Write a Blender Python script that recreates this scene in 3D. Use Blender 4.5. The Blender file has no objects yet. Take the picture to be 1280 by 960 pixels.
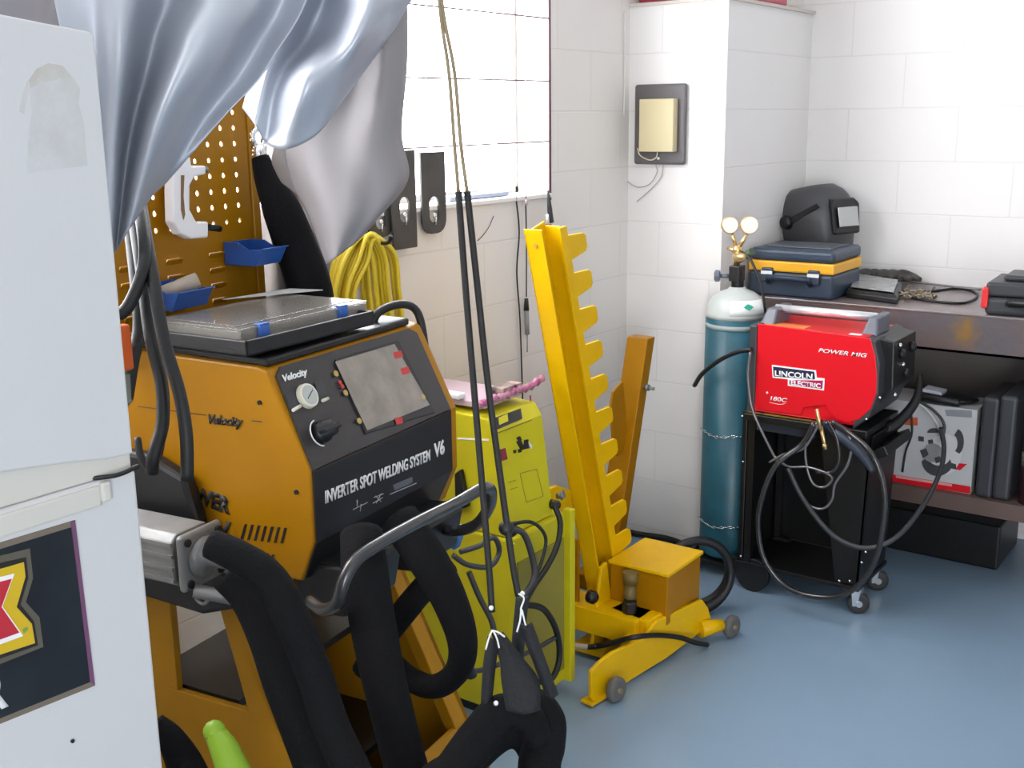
import bpy, bmesh, math, random
from mathutils import Vector, Matrix, noise
random.seed(7)
S = bpy.context.scene
COL = S.collection
V = Vector
# ---------------------------------------------------------------- camera
F = 1400.0; TH = math.radians(13.3); PS = math.radians(35.9); RO = math.radians(.7); H = 1.5
fh = V((-math.sin(PS), math.cos(PS), 0)); rt0 = V((math.cos(PS), math.sin(PS), 0)); ZZ = V((0, 0, 1))
fw = fh*math.cos(TH)-ZZ*math.sin(TH); up0 = fh*math.sin(TH)+ZZ*math.cos(TH)
rt = rt0*math.cos(RO)-up0*math.sin(RO); upv = up0*math.cos(RO)+rt0*math.sin(RO)
EYE = V((0, 0, H))
def at(x, y, D=None, X=None, Y=None, Z=None, pl=None):
    """point of the room seen at frame position x, y, at a known depth / wall plane / height"""
    d = fw+rt*((x-640)/F)+upv*((480-y)/F)
    if X is not None: t = (X-EYE.x)/d.x
    elif Y is not None: t = (Y-EYE.y)/d.y
    elif Z is not None: t = (Z-EYE.z)/d.z
    elif pl is not None: t = (V(pl[0])-EYE).dot(V(pl[1]))/d.dot(V(pl[1]))
    else: t = D
    return EYE+d*t
cd = bpy.data.cameras.new('camera'); cam = bpy.data.objects.new('camera', cd); COL.objects.link(cam)
cd.sensor_width = 36; cd.lens = F/1280*36; cd.clip_start = .05
cam.matrix_world = Matrix.Translation(EYE) @ Matrix((rt, upv, -fw)).transposed().to_4x4()
S.camera = cam
# ---------------------------------------------------------------- materials
MATS = {}
def mat(name, col, rough=.5, metal=0, bump=0, bscale=60, var=0, vscale=4, var_col=None, coat=0, trans=0, alpha=1, emit=0, spec=.5, stretch=None):
    if name in MATS: return MATS[name]
    m = bpy.data.materials.new(name); m.use_nodes = True
    nt = m.node_tree; N = nt.nodes; Lk = nt.links
    b = N['Principled BSDF']
    b.inputs['Base Color'].default_value = (*col, 1); b.inputs['Roughness'].default_value = rough
    b.inputs['Metallic'].default_value = metal; b.inputs['Coat Weight'].default_value = coat
    b.inputs['Transmission Weight'].default_value = trans; b.inputs['Alpha'].default_value = alpha
    b.inputs['Specular IOR Level'].default_value = spec
    if emit:
        b.inputs['Emission Color'].default_value = (*col, 1); b.inputs['Emission Strength'].default_value = emit
    tc = N.new('ShaderNodeTexCoord'); vec = tc.outputs['Object']
    if stretch:
        mp = N.new('ShaderNodeMapping'); mp.inputs['Scale'].default_value = stretch
        Lk.new(vec, mp.inputs['Vector']); vec = mp.outputs['Vector']
    if var:
        n = N.new('ShaderNodeTexNoise'); n.inputs['Scale'].default_value = vscale; n.inputs['Detail'].default_value = 6
        Lk.new(vec, n.inputs['Vector'])
        r = N.new('ShaderNodeValToRGB'); r.color_ramp.elements[0].position = .35; r.color_ramp.elements[1].position = .7
        vc = var_col or tuple(c*(1-var) for c in col)
        r.color_ramp.elements[0].color = (*col, 1); r.color_ramp.elements[1].color = (*vc, 1)
        Lk.new(n.outputs['Fac'], r.inputs['Fac']); Lk.new(r.outputs['Color'], b.inputs['Base Color'])
    if bump:
        n = N.new('ShaderNodeTexNoise'); n.inputs['Scale'].default_value = bscale; n.inputs['Detail'].default_value = 4
        Lk.new(vec, n.inputs['Vector'])
        u = N.new('ShaderNodeBump'); u.inputs['Strength'].default_value = bump; u.inputs['Distance'].default_value = .004
        Lk.new(n.outputs['Fac'], u.inputs['Height']); Lk.new(u.outputs['Normal'], b.inputs['Normal'])
    MATS[name] = m; return m
def block_wall(name, col, axis, phase=(0, 0)):
    """painted concrete blocks: soft joints, in the wall's own metres"""
    m = mat(name, col, .62); nt = m.node_tree; N = nt.nodes; Lk = nt.links; b = N['Principled BSDF']
    g = N.new('ShaderNodeNewGeometry'); s = N.new('ShaderNodeSeparateXYZ'); Lk.new(g.outputs['Position'], s.inputs[0])
    c = N.new('ShaderNodeCombineXYZ'); Lk.new(s.outputs[axis], c.inputs[0]); Lk.new(s.outputs[2], c.inputs[1])
    mp = N.new('ShaderNodeMapping'); mp.inputs['Location'].default_value = (phase[0], phase[1], 0); Lk.new(c.outputs[0], mp.inputs[0])
    k = N.new('ShaderNodeTexBrick'); k.inputs['Scale'].default_value = 1; k.inputs['Brick Width'].default_value = .39
    k.inputs['Row Height'].default_value = .187; k.inputs['Mortar Size'].default_value = .0028; k.inputs['Mortar Smooth'].default_value = .6
    k.inputs['Color1'].default_value = (*col, 1); k.inputs['Color2'].default_value = (*[x*.985 for x in col], 1)
    k.inputs['Mortar'].default_value = (*[x*.91 for x in col], 1)
    Lk.new(mp.outputs[0], k.inputs['Vector'])
    n = N.new('ShaderNodeTexNoise'); n.inputs['Scale'].default_value = 2.2; Lk.new(g.outputs['Position'], n.inputs['Vector'])
    mx = N.new('ShaderNodeMix'); mx.data_type = 'RGBA'; mx.blend_type = 'MULTIPLY'
    r = N.new('ShaderNodeValToRGB'); r.color_ramp.elements[0].color = (.94, .93, .91, 1); r.color_ramp.elements[1].color = (1, 1, 1, 1)
    Lk.new(n.outputs['Fac'], r.inputs['Fac']); mx.inputs[0].default_value = 1
    Lk.new(k.outputs['Color'], mx.inputs[6]); Lk.new(r.outputs['Color'], mx.inputs[7]); Lk.new(mx.outputs[2], b.inputs['Base Color'])
    u = N.new('ShaderNodeBump'); u.inputs['Strength'].default_value = .3; u.inputs['Distance'].default_value = .004; u.invert = True
    Lk.new(k.outputs['Fac'], u.inputs['Height'])
    n2 = N.new('ShaderNodeTexNoise'); n2.inputs['Scale'].default_value = 140; Lk.new(g.outputs['Position'], n2.inputs['Vector'])
    u2 = N.new('ShaderNodeBump'); u2.inputs['Strength'].default_value = .12; u2.inputs['Distance'].default_value = .002
    Lk.new(n2.outputs['Fac'], u2.inputs['Height']); Lk.new(u.outputs['Normal'], u2.inputs['Normal']); Lk.new(u2.outputs['Normal'], b.inputs['Normal'])
    return m
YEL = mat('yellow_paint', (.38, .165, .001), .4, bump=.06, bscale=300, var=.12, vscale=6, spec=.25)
YEL2 = mat('bright_yellow_paint', (.80, .47, .001), .38, bump=.08, bscale=200, var=.1, vscale=9, spec=.25)
LIME = mat('lime_paint', (.62, .55, .015), .38, bump=.06, bscale=200, var=.12, vscale=7, spec=.3)
LIMED = mat('lime_grille_paint', (.27, .23, .03), .5, bump=.2, bscale=400)
BLK = mat('black_plastic', (.009, .009, .010), .42, bump=.1, bscale=250)
BLKM = mat('black_steel', (.004, .004, .0045), .42, bump=.05, bscale=200)
RUB = mat('black_rubber', (.007, .007, .0075), .48, bump=.15, bscale=120)
SLEEVE = mat('black_cloth_sleeve', (.007, .007, .008), .8, bump=.5, bscale=180, spec=.12)
CHAR = mat('charcoal_panel', (.030, .0255, .0255), .42, bump=.05, bscale=300)
FASC = mat('dark_fascia', (.013, .013, .0145), .4, bump=.05, bscale=300)
DGREY = mat('dark_grey_plastic', (.035, .037, .042), .45, bump=.1, bscale=200)
WHITE = mat('white_print', (.85, .85, .85), .5)
BLKP = mat('black_print', (.012, .01, .01), .5)
CHROME = mat('bright_steel', (.75, .75, .76), .2, 1)
STEEL = mat('grey_cast_alloy', (.30, .295, .29), .55, .6, bump=.2, bscale=90, var=.3, vscale=12)
FRIDGE = mat('fridge_enamel', (.60, .60, .605), .35, bump=.05, bscale=500, spec=.3)
CREAM = mat('cream_plastic', (.70, .67, .55), .4)
BLUE = mat('blue_plastic', (.025, .10, .38), .38, var=.15, vscale=15)
RED = mat('red_paint', (.66, .008, .018), .32, spec=.35, bump=.03, bscale=200)
TEAL = mat('teal_paint', (.014, .095, .135), .4, bump=.12, bscale=60, var=.25, vscale=14)
BRASS = mat('brass', (.72, .52, .25), .3, .9)
# ---------------------------------------------------------------- mesh builder
class B:
    def __init__(s, M=None): s.bm = bmesh.new(); s.M = M or Matrix(); s.mi = 0
    def v(s, p): return s.bm.verts.new(s.M @ V(p))
    def f(s, vs, smooth=False):
        try: fc = s.bm.faces.new(vs)
        except ValueError: return None
        fc.material_index = s.mi; fc.smooth = smooth; return fc
    def box(s, x0, x1, y0, y1, z0, z1, R=None):
        c = [(x, y, z) for x in (x0, x1) for y in (y0, y1) for z in (z0, z1)]
        if R is not None:
            o = V(((x0+x1)/2, (y0+y1)/2, (z0+z1)/2)); c = [o+R @ (V(p)-o) for p in c]
        q = [s.v(p) for p in c]
        for i in ((0, 1, 3, 2), (4, 6, 7, 5), (0, 4, 5, 1), (2, 3, 7, 6), (0, 2, 6, 4), (1, 5, 7, 3)): s.f([q[k] for k in i])
        return s
    def prism(s, pts, ex, smooth=False):
        """polygon pts extruded by vector ex"""
        a = [s.v(p) for p in pts]; b = [s.v(V(p)+V(ex)) for p in pts]; n = len(pts)
        s.f(a[::-1]); s.f(b)
        for i in range(n): s.f([a[i], a[(i+1) % n], b[(i+1) % n], b[i]], smooth)
        return s
    def loft(s, rings, cap=True, closed=False, smooth=True):
        R = [[s.v(p) for p in r] for r in rings]; n = len(R[0])
        m = len(R)
        for i in range(m if closed else m-1):
            for j in range(n): s.f([R[i][j], R[i][(j+1) % n], R[(i+1) % m][(j+1) % n], R[(i+1) % m][j]], smooth)
        if cap and not closed: s.f(R[0][::-1]); s.f(R[-1])
        return s
    def tube(s, pts, r, n=10, closed=False, sub=6, flat=None, cr=True):
        """round (or oval) tube along a smoothed path; r may be a list"""
        pts = [V(p) for p in pts]; rr = r if isinstance(r, (list, tuple)) else [r]*len(pts)
        if cr and len(pts) > 2:
            P_, R_ = [], []; m = len(pts)
            for i in range(m if closed else m-1):
                g = lambda k: pts[k % m] if closed else pts[max(0, min(m-1, k))]
                p0, p1, p2, p3 = g(i-1), g(i), g(i+1), g(i+2)
                if not closed:
                    if i == 0: p0 = p1*2-p2
                    if i == m-2: p3 = p2*2-p1
                for k in range(sub):
                    t = k/sub; P_.append(.5*((2*p1)+(p2-p0)*t+(2*p0-5*p1+4*p2-p3)*t*t+(3*p1-p0-3*p2+p3)*t**3))
                    R_.append(rr[i]*(1-t)+rr[(i+1) % m]*t)
            if not closed: P_.append(pts[-1]); R_.append(rr[-1])
            pts, rr = P_, R_
        m = len(pts); rings = []; nrm = None
        for i in range(m):
            a = pts[(i-1) % m] if (closed or i) else pts[0]; b = pts[(i+1) % m] if (closed or i < m-1) else pts[-1]
            t = (b-a).normalized() if (b-a).length > 1e-9 else ZZ
            if nrm is None: nrm = t.cross(V((.3, .5, .81))).normalized()
            nrm = (nrm-t*nrm.dot(t)).normalized(); bn = t.cross(nrm)
            fx, fy = flat or (1, 1)
            rings.append([pts[i]+(nrm*math.cos(2*math.pi*k/n)*fx+bn*math.sin(2*math.pi*k/n)*fy)*rr[i] for k in range(n)])
        return s.loft(rings, closed=closed)
    def cyl(s, p0, p1, r, r2=None, n=20, smooth=True):
        p0, p1 = V(p0), V(p1); t = (p1-p0).normalized(); a = t.orthogonal().normalized(); b = t.cross(a)
        r2 = r if r2 is None else r2
        ring = lambda p, q: [p+(a*math.cos(2*math.pi*k/n)+b*math.sin(2*math.pi*k/n))*q for k in range(n)]
        return s.loft([ring(p0, r), ring(p1, r2)], smooth=smooth)
    def lathe(s, prof, o, ax=(0, 0, 1), n=28, smooth=True):
        o = V(o); t = V(ax).normalized(); a = t.orthogonal().normalized(); b = t.cross(a)
        return s.loft([[o+t*h+(a*math.cos(2*math.pi*k/n)+b*math.sin(2*math.pi*k/n))*max(r, 1e-4) for k in range(n)] for r, h in prof], smooth=smooth)
    def ring(s, c, ax, R, r, n=24, m=8, a0=0, a1=2*math.pi):
        c = V(c); t = V(ax).normalized(); a = t.orthogonal().normalized(); b = t.cross(a); full = abs(a1-a0-2*math.pi) < 1e-6
        k = n if full else n+1
        pts = [c+(a*math.cos(a0+(a1-a0)*i/n)+b*math.sin(a0+(a1-a0)*i/n))*R for i in range(k)]
        return s.tube(pts, r, m, closed=full, cr=False)
    def ball(s, c, r, n=12, sc=(1, 1, 1)):
        c = V(c); rings = []
        for i in range(n+1):
            th = math.pi*i/n; q = max(math.sin(th), 1e-3)
            rings.append([c+V((math.cos(2*math.pi*k/(2*n))*q*r*sc[0], math.sin(2*math.pi*k/(2*n))*q*r*sc[1], math.cos(th)*r*sc[2])) for k in range(2*n)])
        return s.loft(rings)
    def grid(s, rows, smooth=True, cyclic=False):
        R = [[s.v(p) for p in r] for r in rows]
        for i in range(len(R)-1):
            for j in range(len(R[0])-1): s.f([R[i][j], R[i][j+1], R[i+1][j+1], R[i+1][j]], smooth)
        return s
WORLD = {}
def done(b, name, m, parent=None, bevel=0, seg=2, solid=0, label=None, cat=None, group=None, kind=None, subd=0, loc=None, off=0):
    """link what the builder holds as one mesh object; a top-level one gets its origin at its base"""
    bm = b.bm; bmesh.ops.recalc_face_normals(bm, faces=bm.faces[:])
    if parent is not None: W = WORLD[parent.name]
    else:
        if loc is None:
            xs = [v.co.x for v in bm.verts]; ys = [v.co.y for v in bm.verts]; zs = [v.co.z for v in bm.verts]
            loc = ((min(xs)+max(xs))/2, (min(ys)+max(ys))/2, min(zs))
        W = Matrix.Translation(loc)
    bm.transform(W.inverted())
    me = bpy.data.meshes.new(name); bm.to_mesh(me); bm.free()
    for q in (m if isinstance(m, (list, tuple)) else [m]): me.materials.append(q)
    o = bpy.data.objects.new(name, me); COL.objects.link(o)
    if parent is not None: o.parent = parent
    else: o.location = loc
    WORLD[o.name] = W
    if solid:
        k = o.modifiers.new('t', 'SOLIDIFY'); k.thickness = solid; k.offset = off
    if bevel:
        k = o.modifiers.new('b', 'BEVEL'); k.width = bevel; k.segments = seg; k.limit_method = 'ANGLE'; k.angle_limit = math.radians(38)
        k.harden_normals = False
    if subd:
        k = o.modifiers.new('s', 'SUBSURF'); k.levels = subd; k.render_levels = subd
    tag(o, label, cat, group, kind); return o
def tag(o, label=None, cat=None, group=None, kind=None):
    if label: o['label'] = label
    if cat: o['category'] = cat
    if group: o['group'] = group
    if kind: o['kind'] = kind
    return o
def thing(name, loc, label, cat, rz=0, group=None):
    o = bpy.data.objects.new(name, None); COL.objects.link(o); o.empty_display_size = .05
    o.location = loc; o.rotation_euler = (0, 0, rz)
    WORLD[o.name] = Matrix.Translation(loc) @ Matrix.Rotation(rz, 4, 'Z')
    return tag(o, label, cat, group)
def copy_tree(o, parent=None):
    c = o.copy(); COL.objects.link(c); c.parent = parent
    for k in [k for k in o.children]: copy_tree(k, c)
    return c
def frame(A, Bp, n):
    """plane frame: x along A->B, y up, z = n towards the viewer"""
    A, Bp, n = V(A), V(Bp), V(n).normalized(); r = (Bp-A); r = (r-n*r.dot(n)).normalized(); u = n.cross(r)
    return Matrix.Translation(A) @ Matrix((r, u, n)).transposed().to_4x4()
def lettering(txt, A, Bp, n, h, m, parent, name='lettering', shear=0, bold=0, t=.0012, lift=.0006, label=None):
    """raised print: runs from A to B, cap height h"""
    cu = bpy.data.curves.new(name, 'FONT'); cu.body = txt; cu.size = 1; cu.shear = shear; cu.offset = bold
    ob = bpy.data.objects.new(name, cu); COL.objects.link(ob); bpy.context.view_layer.update()
    me = bpy.data.meshes.new_from_object(ob.evaluated_get(bpy.context.evaluated_depsgraph_get()))
    bpy.data.objects.remove(ob)
    xs = [v.co.x for v in me.vertices]; w = max(xs)-min(xs); x0 = min(xs); ys = [v.co.y for v in me.vertices]
    L = (V(Bp)-V(A)).length; hh = .72
    b = B(); b.bm.from_mesh(me); bpy.data.meshes.remove(me)
    Mx = frame(A, Bp, n) @ Matrix.Translation((0, 0, lift)) @ Matrix.Diagonal((L/w, h/hh, 1, 1)) @ Matrix.Translation((-x0, 0, 0))
    g = bmesh.ops.extrude_face_region(b.bm, geom=b.bm.faces[:]); vs = [e for e in g['geom'] if isinstance(e, bmesh.types.BMVert)]
    bmesh.ops.translate(b.bm, verts=vs, vec=(0, 0, t)); b.bm.transform(Mx)
    return done(b, name, m, parent, label=label)
def slabpx(b, pix, pl, t, lift=0):
    """flat plate whose outline is given on plane pl=(point, normal)"""
    n = V(pl[1]).normalized(); b.prism([at(x, y, pl=pl)+n*lift for x, y in pix], n*t); return b
def crgrid(ctrl, nu, nv):
    """smooth surface through a control net (Catmull-Rom both ways)"""
    def cr(l, t):
        m = len(l)-1; i = min(int(t*m), m-1); f = t*m-i
        p1, p2 = l[i], l[i+1]; p0 = l[i-1] if i else p1*2-p2; p3 = l[i+2] if i+2 <= m else p2*2-p1
        return .5*((2*p1)+(p2-p0)*f+(2*p0-5*p1+4*p2-p3)*f*f+(3*p1-p0-3*p2+p3)*f**3)
    return [[cr([cr(c, j/nv) for c in ctrl], i/nu) for j in range(nv+1)] for i in range(nu+1)]
# ================================================================ room
XL, YP, XP, YB, CE, XR, YF = -1.984, 3.445, -1.624, 4.163, 2.7, 2.8, -2.6
ZS, WY0, WY1, WZ1 = 1.272, -.15, 2.952, 2.45
wl = block_wall('painted_block_left', (.80, .77, .74), 1, (.12, -.026))
wb = block_wall('painted_block_back', (.86, .845, .84), 0, (.3, -.026))
def struct(o): return tag(o, kind='structure')
fl = mat('floor_paint', (.25, .36, .48), .33, bump=.1, bscale=40, var=.16, vscale=1.6, coat=.1)
struct(done(B().box(XL-.2, XR+.2, YF-.2, YB+.2, -.1, 0), 'floor', fl))
struct(done(B().box(XL-.2, XR+.2, YF-.2, YB+.2, CE, CE+.1), 'ceiling', mat('ceiling_paint', (.72, .71, .69), .7)))
b = B()
b.box(XL-.2, XL, YF, YB+.2, 0, ZS); b.box(XL-.2, XL, YF, YB+.2, WZ1, CE)
b.box(XL-.2, XL, WY1, YB+.2, ZS, WZ1); b.box(XL-.2, XL, YF, WY0, ZS, WZ1)
struct(done(b, 'wall_left', wl))
struct(done(B().box(XL, XR+.2, YB, YB+.2, 0, CE), 'wall_back', wb))
struct(done(B().box(XR, XR+.2, YF, YB, 0, CE), 'wall_right', wb))
b = B(); b.box(XL-.2, 1.1, YF-.2, YF, 0, CE); b.box(2.4, XR+.2, YF-.2, YF, 0, CE); b.box(1.1, 2.4, YF-.2, YF, 2.2, CE)
struct(done(b, 'wall_front', wb))
b = B(); b.box(XL, XP, YP, YB, 0, 1.862)
struct(done(b, 'wall_corner', wb))
b = B(); b.box(XL+.002, XP+.012, YP-.008, YB-.002, 1.862, 1.872)
struct(done(b, 'trim_1', mat('ledge_board', (.62, .56, .5), .6)))
# window: deep reveal, steel frame, thin bars, pane
FRM = mat('plum_frame_paint', (.09, .03, .045), .5)
wn = B(); wn.box(XL-.16, XL-.12, WY0, WY0+.03, ZS, WZ1); wn.box(XL-.16, XL-.12, WY1-.012, WY1, ZS, WZ1)
wn.box(XL-.16, XL-.12, WY0, WY1, WZ1-.03, WZ1); wn.box(XL-.16, XL-.12, WY0, WY1, ZS, ZS+.02)
w1 = struct(done(wn, 'window_1', mat('window_steel', (.5, .48, .46), .5)))
b = B(); b.cyl((XL+.006, WY1-.004, ZS-.02), (XL+.006, WY1-.004, WZ1-.04), .0042, n=8); done(b, 'edge_bar', FRM, w1)
for z in (1.432, 1.612, 1.795, 1.98, 2.165):
    b = B(); b.tube([(XL+.004, WY0, z-.002), (XL+.004, 1.6, z-.005), (XL+.004, WY1, z)], .0022, 6); done(b, 'cross_bar', FRM, w1)
b = B(); b.box(XL-.146, XL-.141, WY0+.01, WY1-.01, ZS+.01, WZ1-.02)
g = mat('window_glass', (1, 1, 1), .02, alpha=.12); done(b, 'glass_pane', g, w1)
b = B(); b.box(XL-.12, XL+.012, WY0, WY1, ZS-.012, ZS+.002); struct(done(b, 'trim_2', mat('sill_paint', (.8, .79, .77), .5), bevel=.003))
# hanging pull cord in the window
b = B(); b.tube([(XL+.02, 2.80, 2.4), (XL+.02, 2.80, 1.7), (XL+.02, 2.798, 1.262)], .0016, 6)
b.ball((XL+.02, 2.798, 1.255), .006, 6, (1, 1, 1.6))
done(b, 'cord', mat('pale_cord', (.5, .42, .45), .6), label='thin pale pull cord hanging straight down in front of the bright window', cat='cord')
# world and light
w = bpy.data.worlds.new('sky'); S.world = w; w.use_nodes = True
bg = w.node_tree.nodes['Background']; bg.inputs[0].default_value = (.95, .97, 1, 1); bg.inputs[1].default_value = 15
def portal(loc, rot, sx, sy):
    l = bpy.data.lights.new('portal', 'AREA'); l.shape = 'RECTANGLE'; l.size = sx; l.size_y = sy; l.cycles.is_portal = True
    o = bpy.data.objects.new('portal', l); o.location = loc; o.rotation_euler = rot; COL.objects.link(o)
portal((XL-.13, (WY0+WY1)/2, (ZS+WZ1)/2), (0, -math.pi/2, 0), WZ1-ZS, WY1-WY0)
portal((1.75, YF-.1, 1.1), (math.pi/2, 0, 0), 1.3, 2.2)
S.view_settings.view_transform = 'Standard'; S.view_settings.look = 'None'; S.view_settings.exposure = 0; S.view_settings.gamma = 1
S.view_settings.use_curve_mapping = False
# ================================================================ fridge
XF = at(163, 560, D=1.2).x
def fp(x, y): return at(x, y, X=XF)
YE = fp(163, 560).y+.004
zt = fp(121, 40).z; zseam = fp(163, 580).z
fr = thing('fridge', (XF-.3, YE-.31, 0), 'white freezer-topped fridge with a large dark beer sticker on its lower door', 'fridge')
b = B(); b.box(XF-.62, XF-.055, YE-.61, YE-.012, .03, zt-.004); done(b, 'cabinet', FRIDGE, fr, bevel=.012, seg=3)
b = B()   # gently crowned top edge of the freezer door
pr = [(YE-.62, zseam+.05), (YE-.30, zseam+.042), (YE-.16, zseam+.030), (YE-.08, zseam+.020), (YE-.03, zseam+.012), (YE-.001, zseam+.010), (YE, zt-.004), (YE-.004, zt), (YE-.05, zt+.005), (YE-.1, zt+.011), (YE-.2, zt+.015), (YE-.54, zt+.004), (YE-.62, zt-.012)]
b.prism([(XF-.05, y, z) for y, z in pr], (.05, 0, 0)); fd = done(b, 'freezer_door', FRIDGE, fr, bevel=.005, seg=3)
b = B(); b.box(XF-.05, XF, YE-.62, YE, .08, zseam-.008); done(b, 'fridge_door', FRIDGE, fr, bevel=.004, seg=3)
b = B(); b.box(XF-.05, XF-.004, YE-.615, YE-.002, zseam-.008, zseam+.045); done(b, 'trim_strip', mat('ivory_enamel', (.60, .585, .53), .4, spec=.3), fr, bevel=.002)
b = B(); b.box(XF-.004, XF+.0025, YE-.6, YE-.045, zseam-.036, zseam-.012); b.box(XF-.004, XF+.005, YE-.046, YE-.034, zseam-.032, zseam-.010)
done(b, 'grip_strip', MATS['ivory_enamel'], fr, bevel=.003)
b = B(); b.tube([(XF-.02, YE-.07, zseam-.004), (XF+.004, YE-.03, zseam-.006), (XF+.002, YE+.002, zseam-.004)], .0025, 6); done(b, 'hinge_pin', BLKM, fr)
# old torn sticker residue
RES = mat('sticker_residue', (.52, .515, .51), .7, bump=.12, bscale=200, var=.2, vscale=40, var_col=(.575, .58, .58))
n = V((1, 0, 0)); pl = ((XF, 0, 0), (1, 0, 0))
b = B(); slabpx(b, [(34, 216), (36, 165), (40, 140), (38, 108), (46, 88), (60, 79), (78, 82), (92, 98), (100, 112), (98, 130), (104, 150), (106, 170), (109, 207)], pl, .0004)
slabpx(b, [(24, 140), (28, 118), (35, 100), (36, 112), (30, 142)], pl, .0004)
done(b, 'sticker_residue', RES, fr, label='pale grey residue where a sticker was torn off')
b = B(); slabpx(b, [(36, 100), (46, 86), (60, 79), (78, 82), (90, 98), (70, 100), (50, 104), (38, 110)], pl, .0006)
done(b, 'sticker_residue', mat('tan_residue', (.48, .45, .40), .7, bump=.2, bscale=300, var=.4, vscale=60, var_col=(.55, .55, .53)), fr, label='tan scrap of glue at the top of the torn sticker')
# big sticker
NAVY = mat('sticker_black', (.009, .011, .015), .45, var=.5, vscale=9, var_col=(.018, .023, .030), spec=.3); 
b = B(); slabpx(b, [(-200, 738), (93, 650), (118, 857), (-200, 985)], pl, .0008)
st = done(b, 'sticker', mat('sticker_border', (.17, .14, .105), .5), fr, label='dark framed rectangular sticker')
b = B(); slabpx(b, [(118, 857), (93, 650), (88, 652), (112, 853)], pl, .0007, .0008); done(b, 'sticker_edge', mat('plum_print', (.16, .06, .13), .5), st)
b = B(); slabpx(b, [(-200, 748), (88, 659), (112, 852), (-200, 978)], pl, .0006, .0008); done(b, 'sticker_field', NAVY, st)
def outline(pts, lift, nm, m_):
    b = B(); slabpx(b, pts, pl, .0005, lift); return done(b, nm, m_, st)
OL = mat('olive_print', (.10, .09, .065), .5)
outline([(-80, 714), (0, 694), (36, 685), (40, 722), (31, 752), (48, 771), (53, 808), (0, 829), (-80, 856)], .0014, 'sticker_outline', OL)
outline([(-80, 722), (0, 703), (31, 696), (34, 722), (24, 755), (41, 776), (46, 806), (0, 822), (-80, 848)], .0018, 'sticker_outline', BLKP)
outline([(-80, 730), (0, 710), (28, 702), (30, 720), (19, 758), (38, 779), (42, 803), (0, 817), (-80, 842)], .0022, 'sticker_emblem', mat('yellow_print', (.62, .42, .01), .45))
xs_ = [(-70, 732), (-30, 724), (-18, 748), (-8, 722), (16, 716), (1, 757), (27, 794), (-6, 806), (-16, 786), (-28, 812), (-70, 826), (-42, 774)]
outline(xs_, .0026, 'sticker_letter', WHITE)
outline([((-10)+(x+10)*.86, 763+(y-763)*.86) for x, y in xs_], .0030, 'sticker_letter', mat('crimson_print', (.50, .02, .035), .45))
A_, B_ = fp(-20, 892), fp(9, 880)
lettering('R', A_, B_, n, .037, WHITE, st, 'lettering', bold=.03, lift=.0016)
b = B(); slabpx(b, [(26, 786), (32, 782), (33, 786), (28, 791)], pl, .0003, .0028); done(b, 'print_mark', mat('green_print', (.2, .3, .1), .5), st)
b = B(); b.cyl((XF, *fp(90, 926).yz), (XF+.002, *fp(90, 926).yz), .0022, n=8); done(b, 'screw_hole', BLKP, fr)
# ================================================================ spot welder
a8 = math.radians(8); O6 = V((-1.253, 1.184, 0)); W6 = .455
wv = V((-math.sin(a8), math.cos(a8), 0)); nv = V((math.cos(a8), math.sin(a8), 0))
M6 = Matrix.Translation(O6) @ Matrix.Rotation(a8, 4, 'Z')
def m6(u, w_, z): return M6 @ V((u, w_, z))
def side(x, y, w_=0): return at(x, y, pl=(O6+wv*w_, wv))
def sidel(x, y, w_=0): return M6.inverted() @ side(x, y, w_)
def front(x, y, u=0): return at(x, y, pl=(O6+nv*u, nv))
sw = thing('spot_welder', O6, 'large yellow inverter spot welding machine with black slanted control panel on a yellow stand', 'welding machine', a8)
PB = -.43
prof = [(PB, .768), (PB, 1.128), (-.095, 1.122), (-.077, 1.117), (0, .961), (0, .841), (-.03, .769)]
b = B(M6); b.prism([(u, 0, z) for u, z in prof], (0, W6, 0)); done(b, 'housing', YEL, sw, bevel=.004)
# sloped control panel and lower fascia
e = .012
pn = V((.156, 0, .077)).normalized()
def slope(s, w_, k=0):  # s 0 at the top, 1 at the fold
    return V((-.077+.077*s, w_, 1.117-.156*s))+pn*k
b = B(M6); WR = W6-.026; c = [slope(0.07, .012+.001), slope(.0, .03), slope(.01, WR-.02), slope(.08, WR), slope(1, WR), slope(1, .003)]
b.prism(c, pn*.004); cp = done(b, 'control_panel', CHAR, sw, bevel=.0015)
b = B(M6); b.prism([(0, .003, .961), (0, WR, .961), (0, WR, .841), (0, .003, .841)], (.004, 0, 0))
b.prism([(0, .003, .841), (0, WR, .841), (-.03, WR-.01, .772), (-.03, .006, .772)], (.004, 0, 0)); fa = done(b, 'fascia', FASC, sw, bevel=.001)
# under-console terminal housings
for w0, w1_ in ((.02, .17), (.23, .38)):
    b = B(M6); b.prism([(-.06, w0, .79), (.05, w0, .80), (.055, w0, .785), (.04, w0, .71), (-.06, w0, .70)], (0, w1_-w0, 0)); done(b, 'terminal_cover', BLK, sw, bevel=.006)
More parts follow.
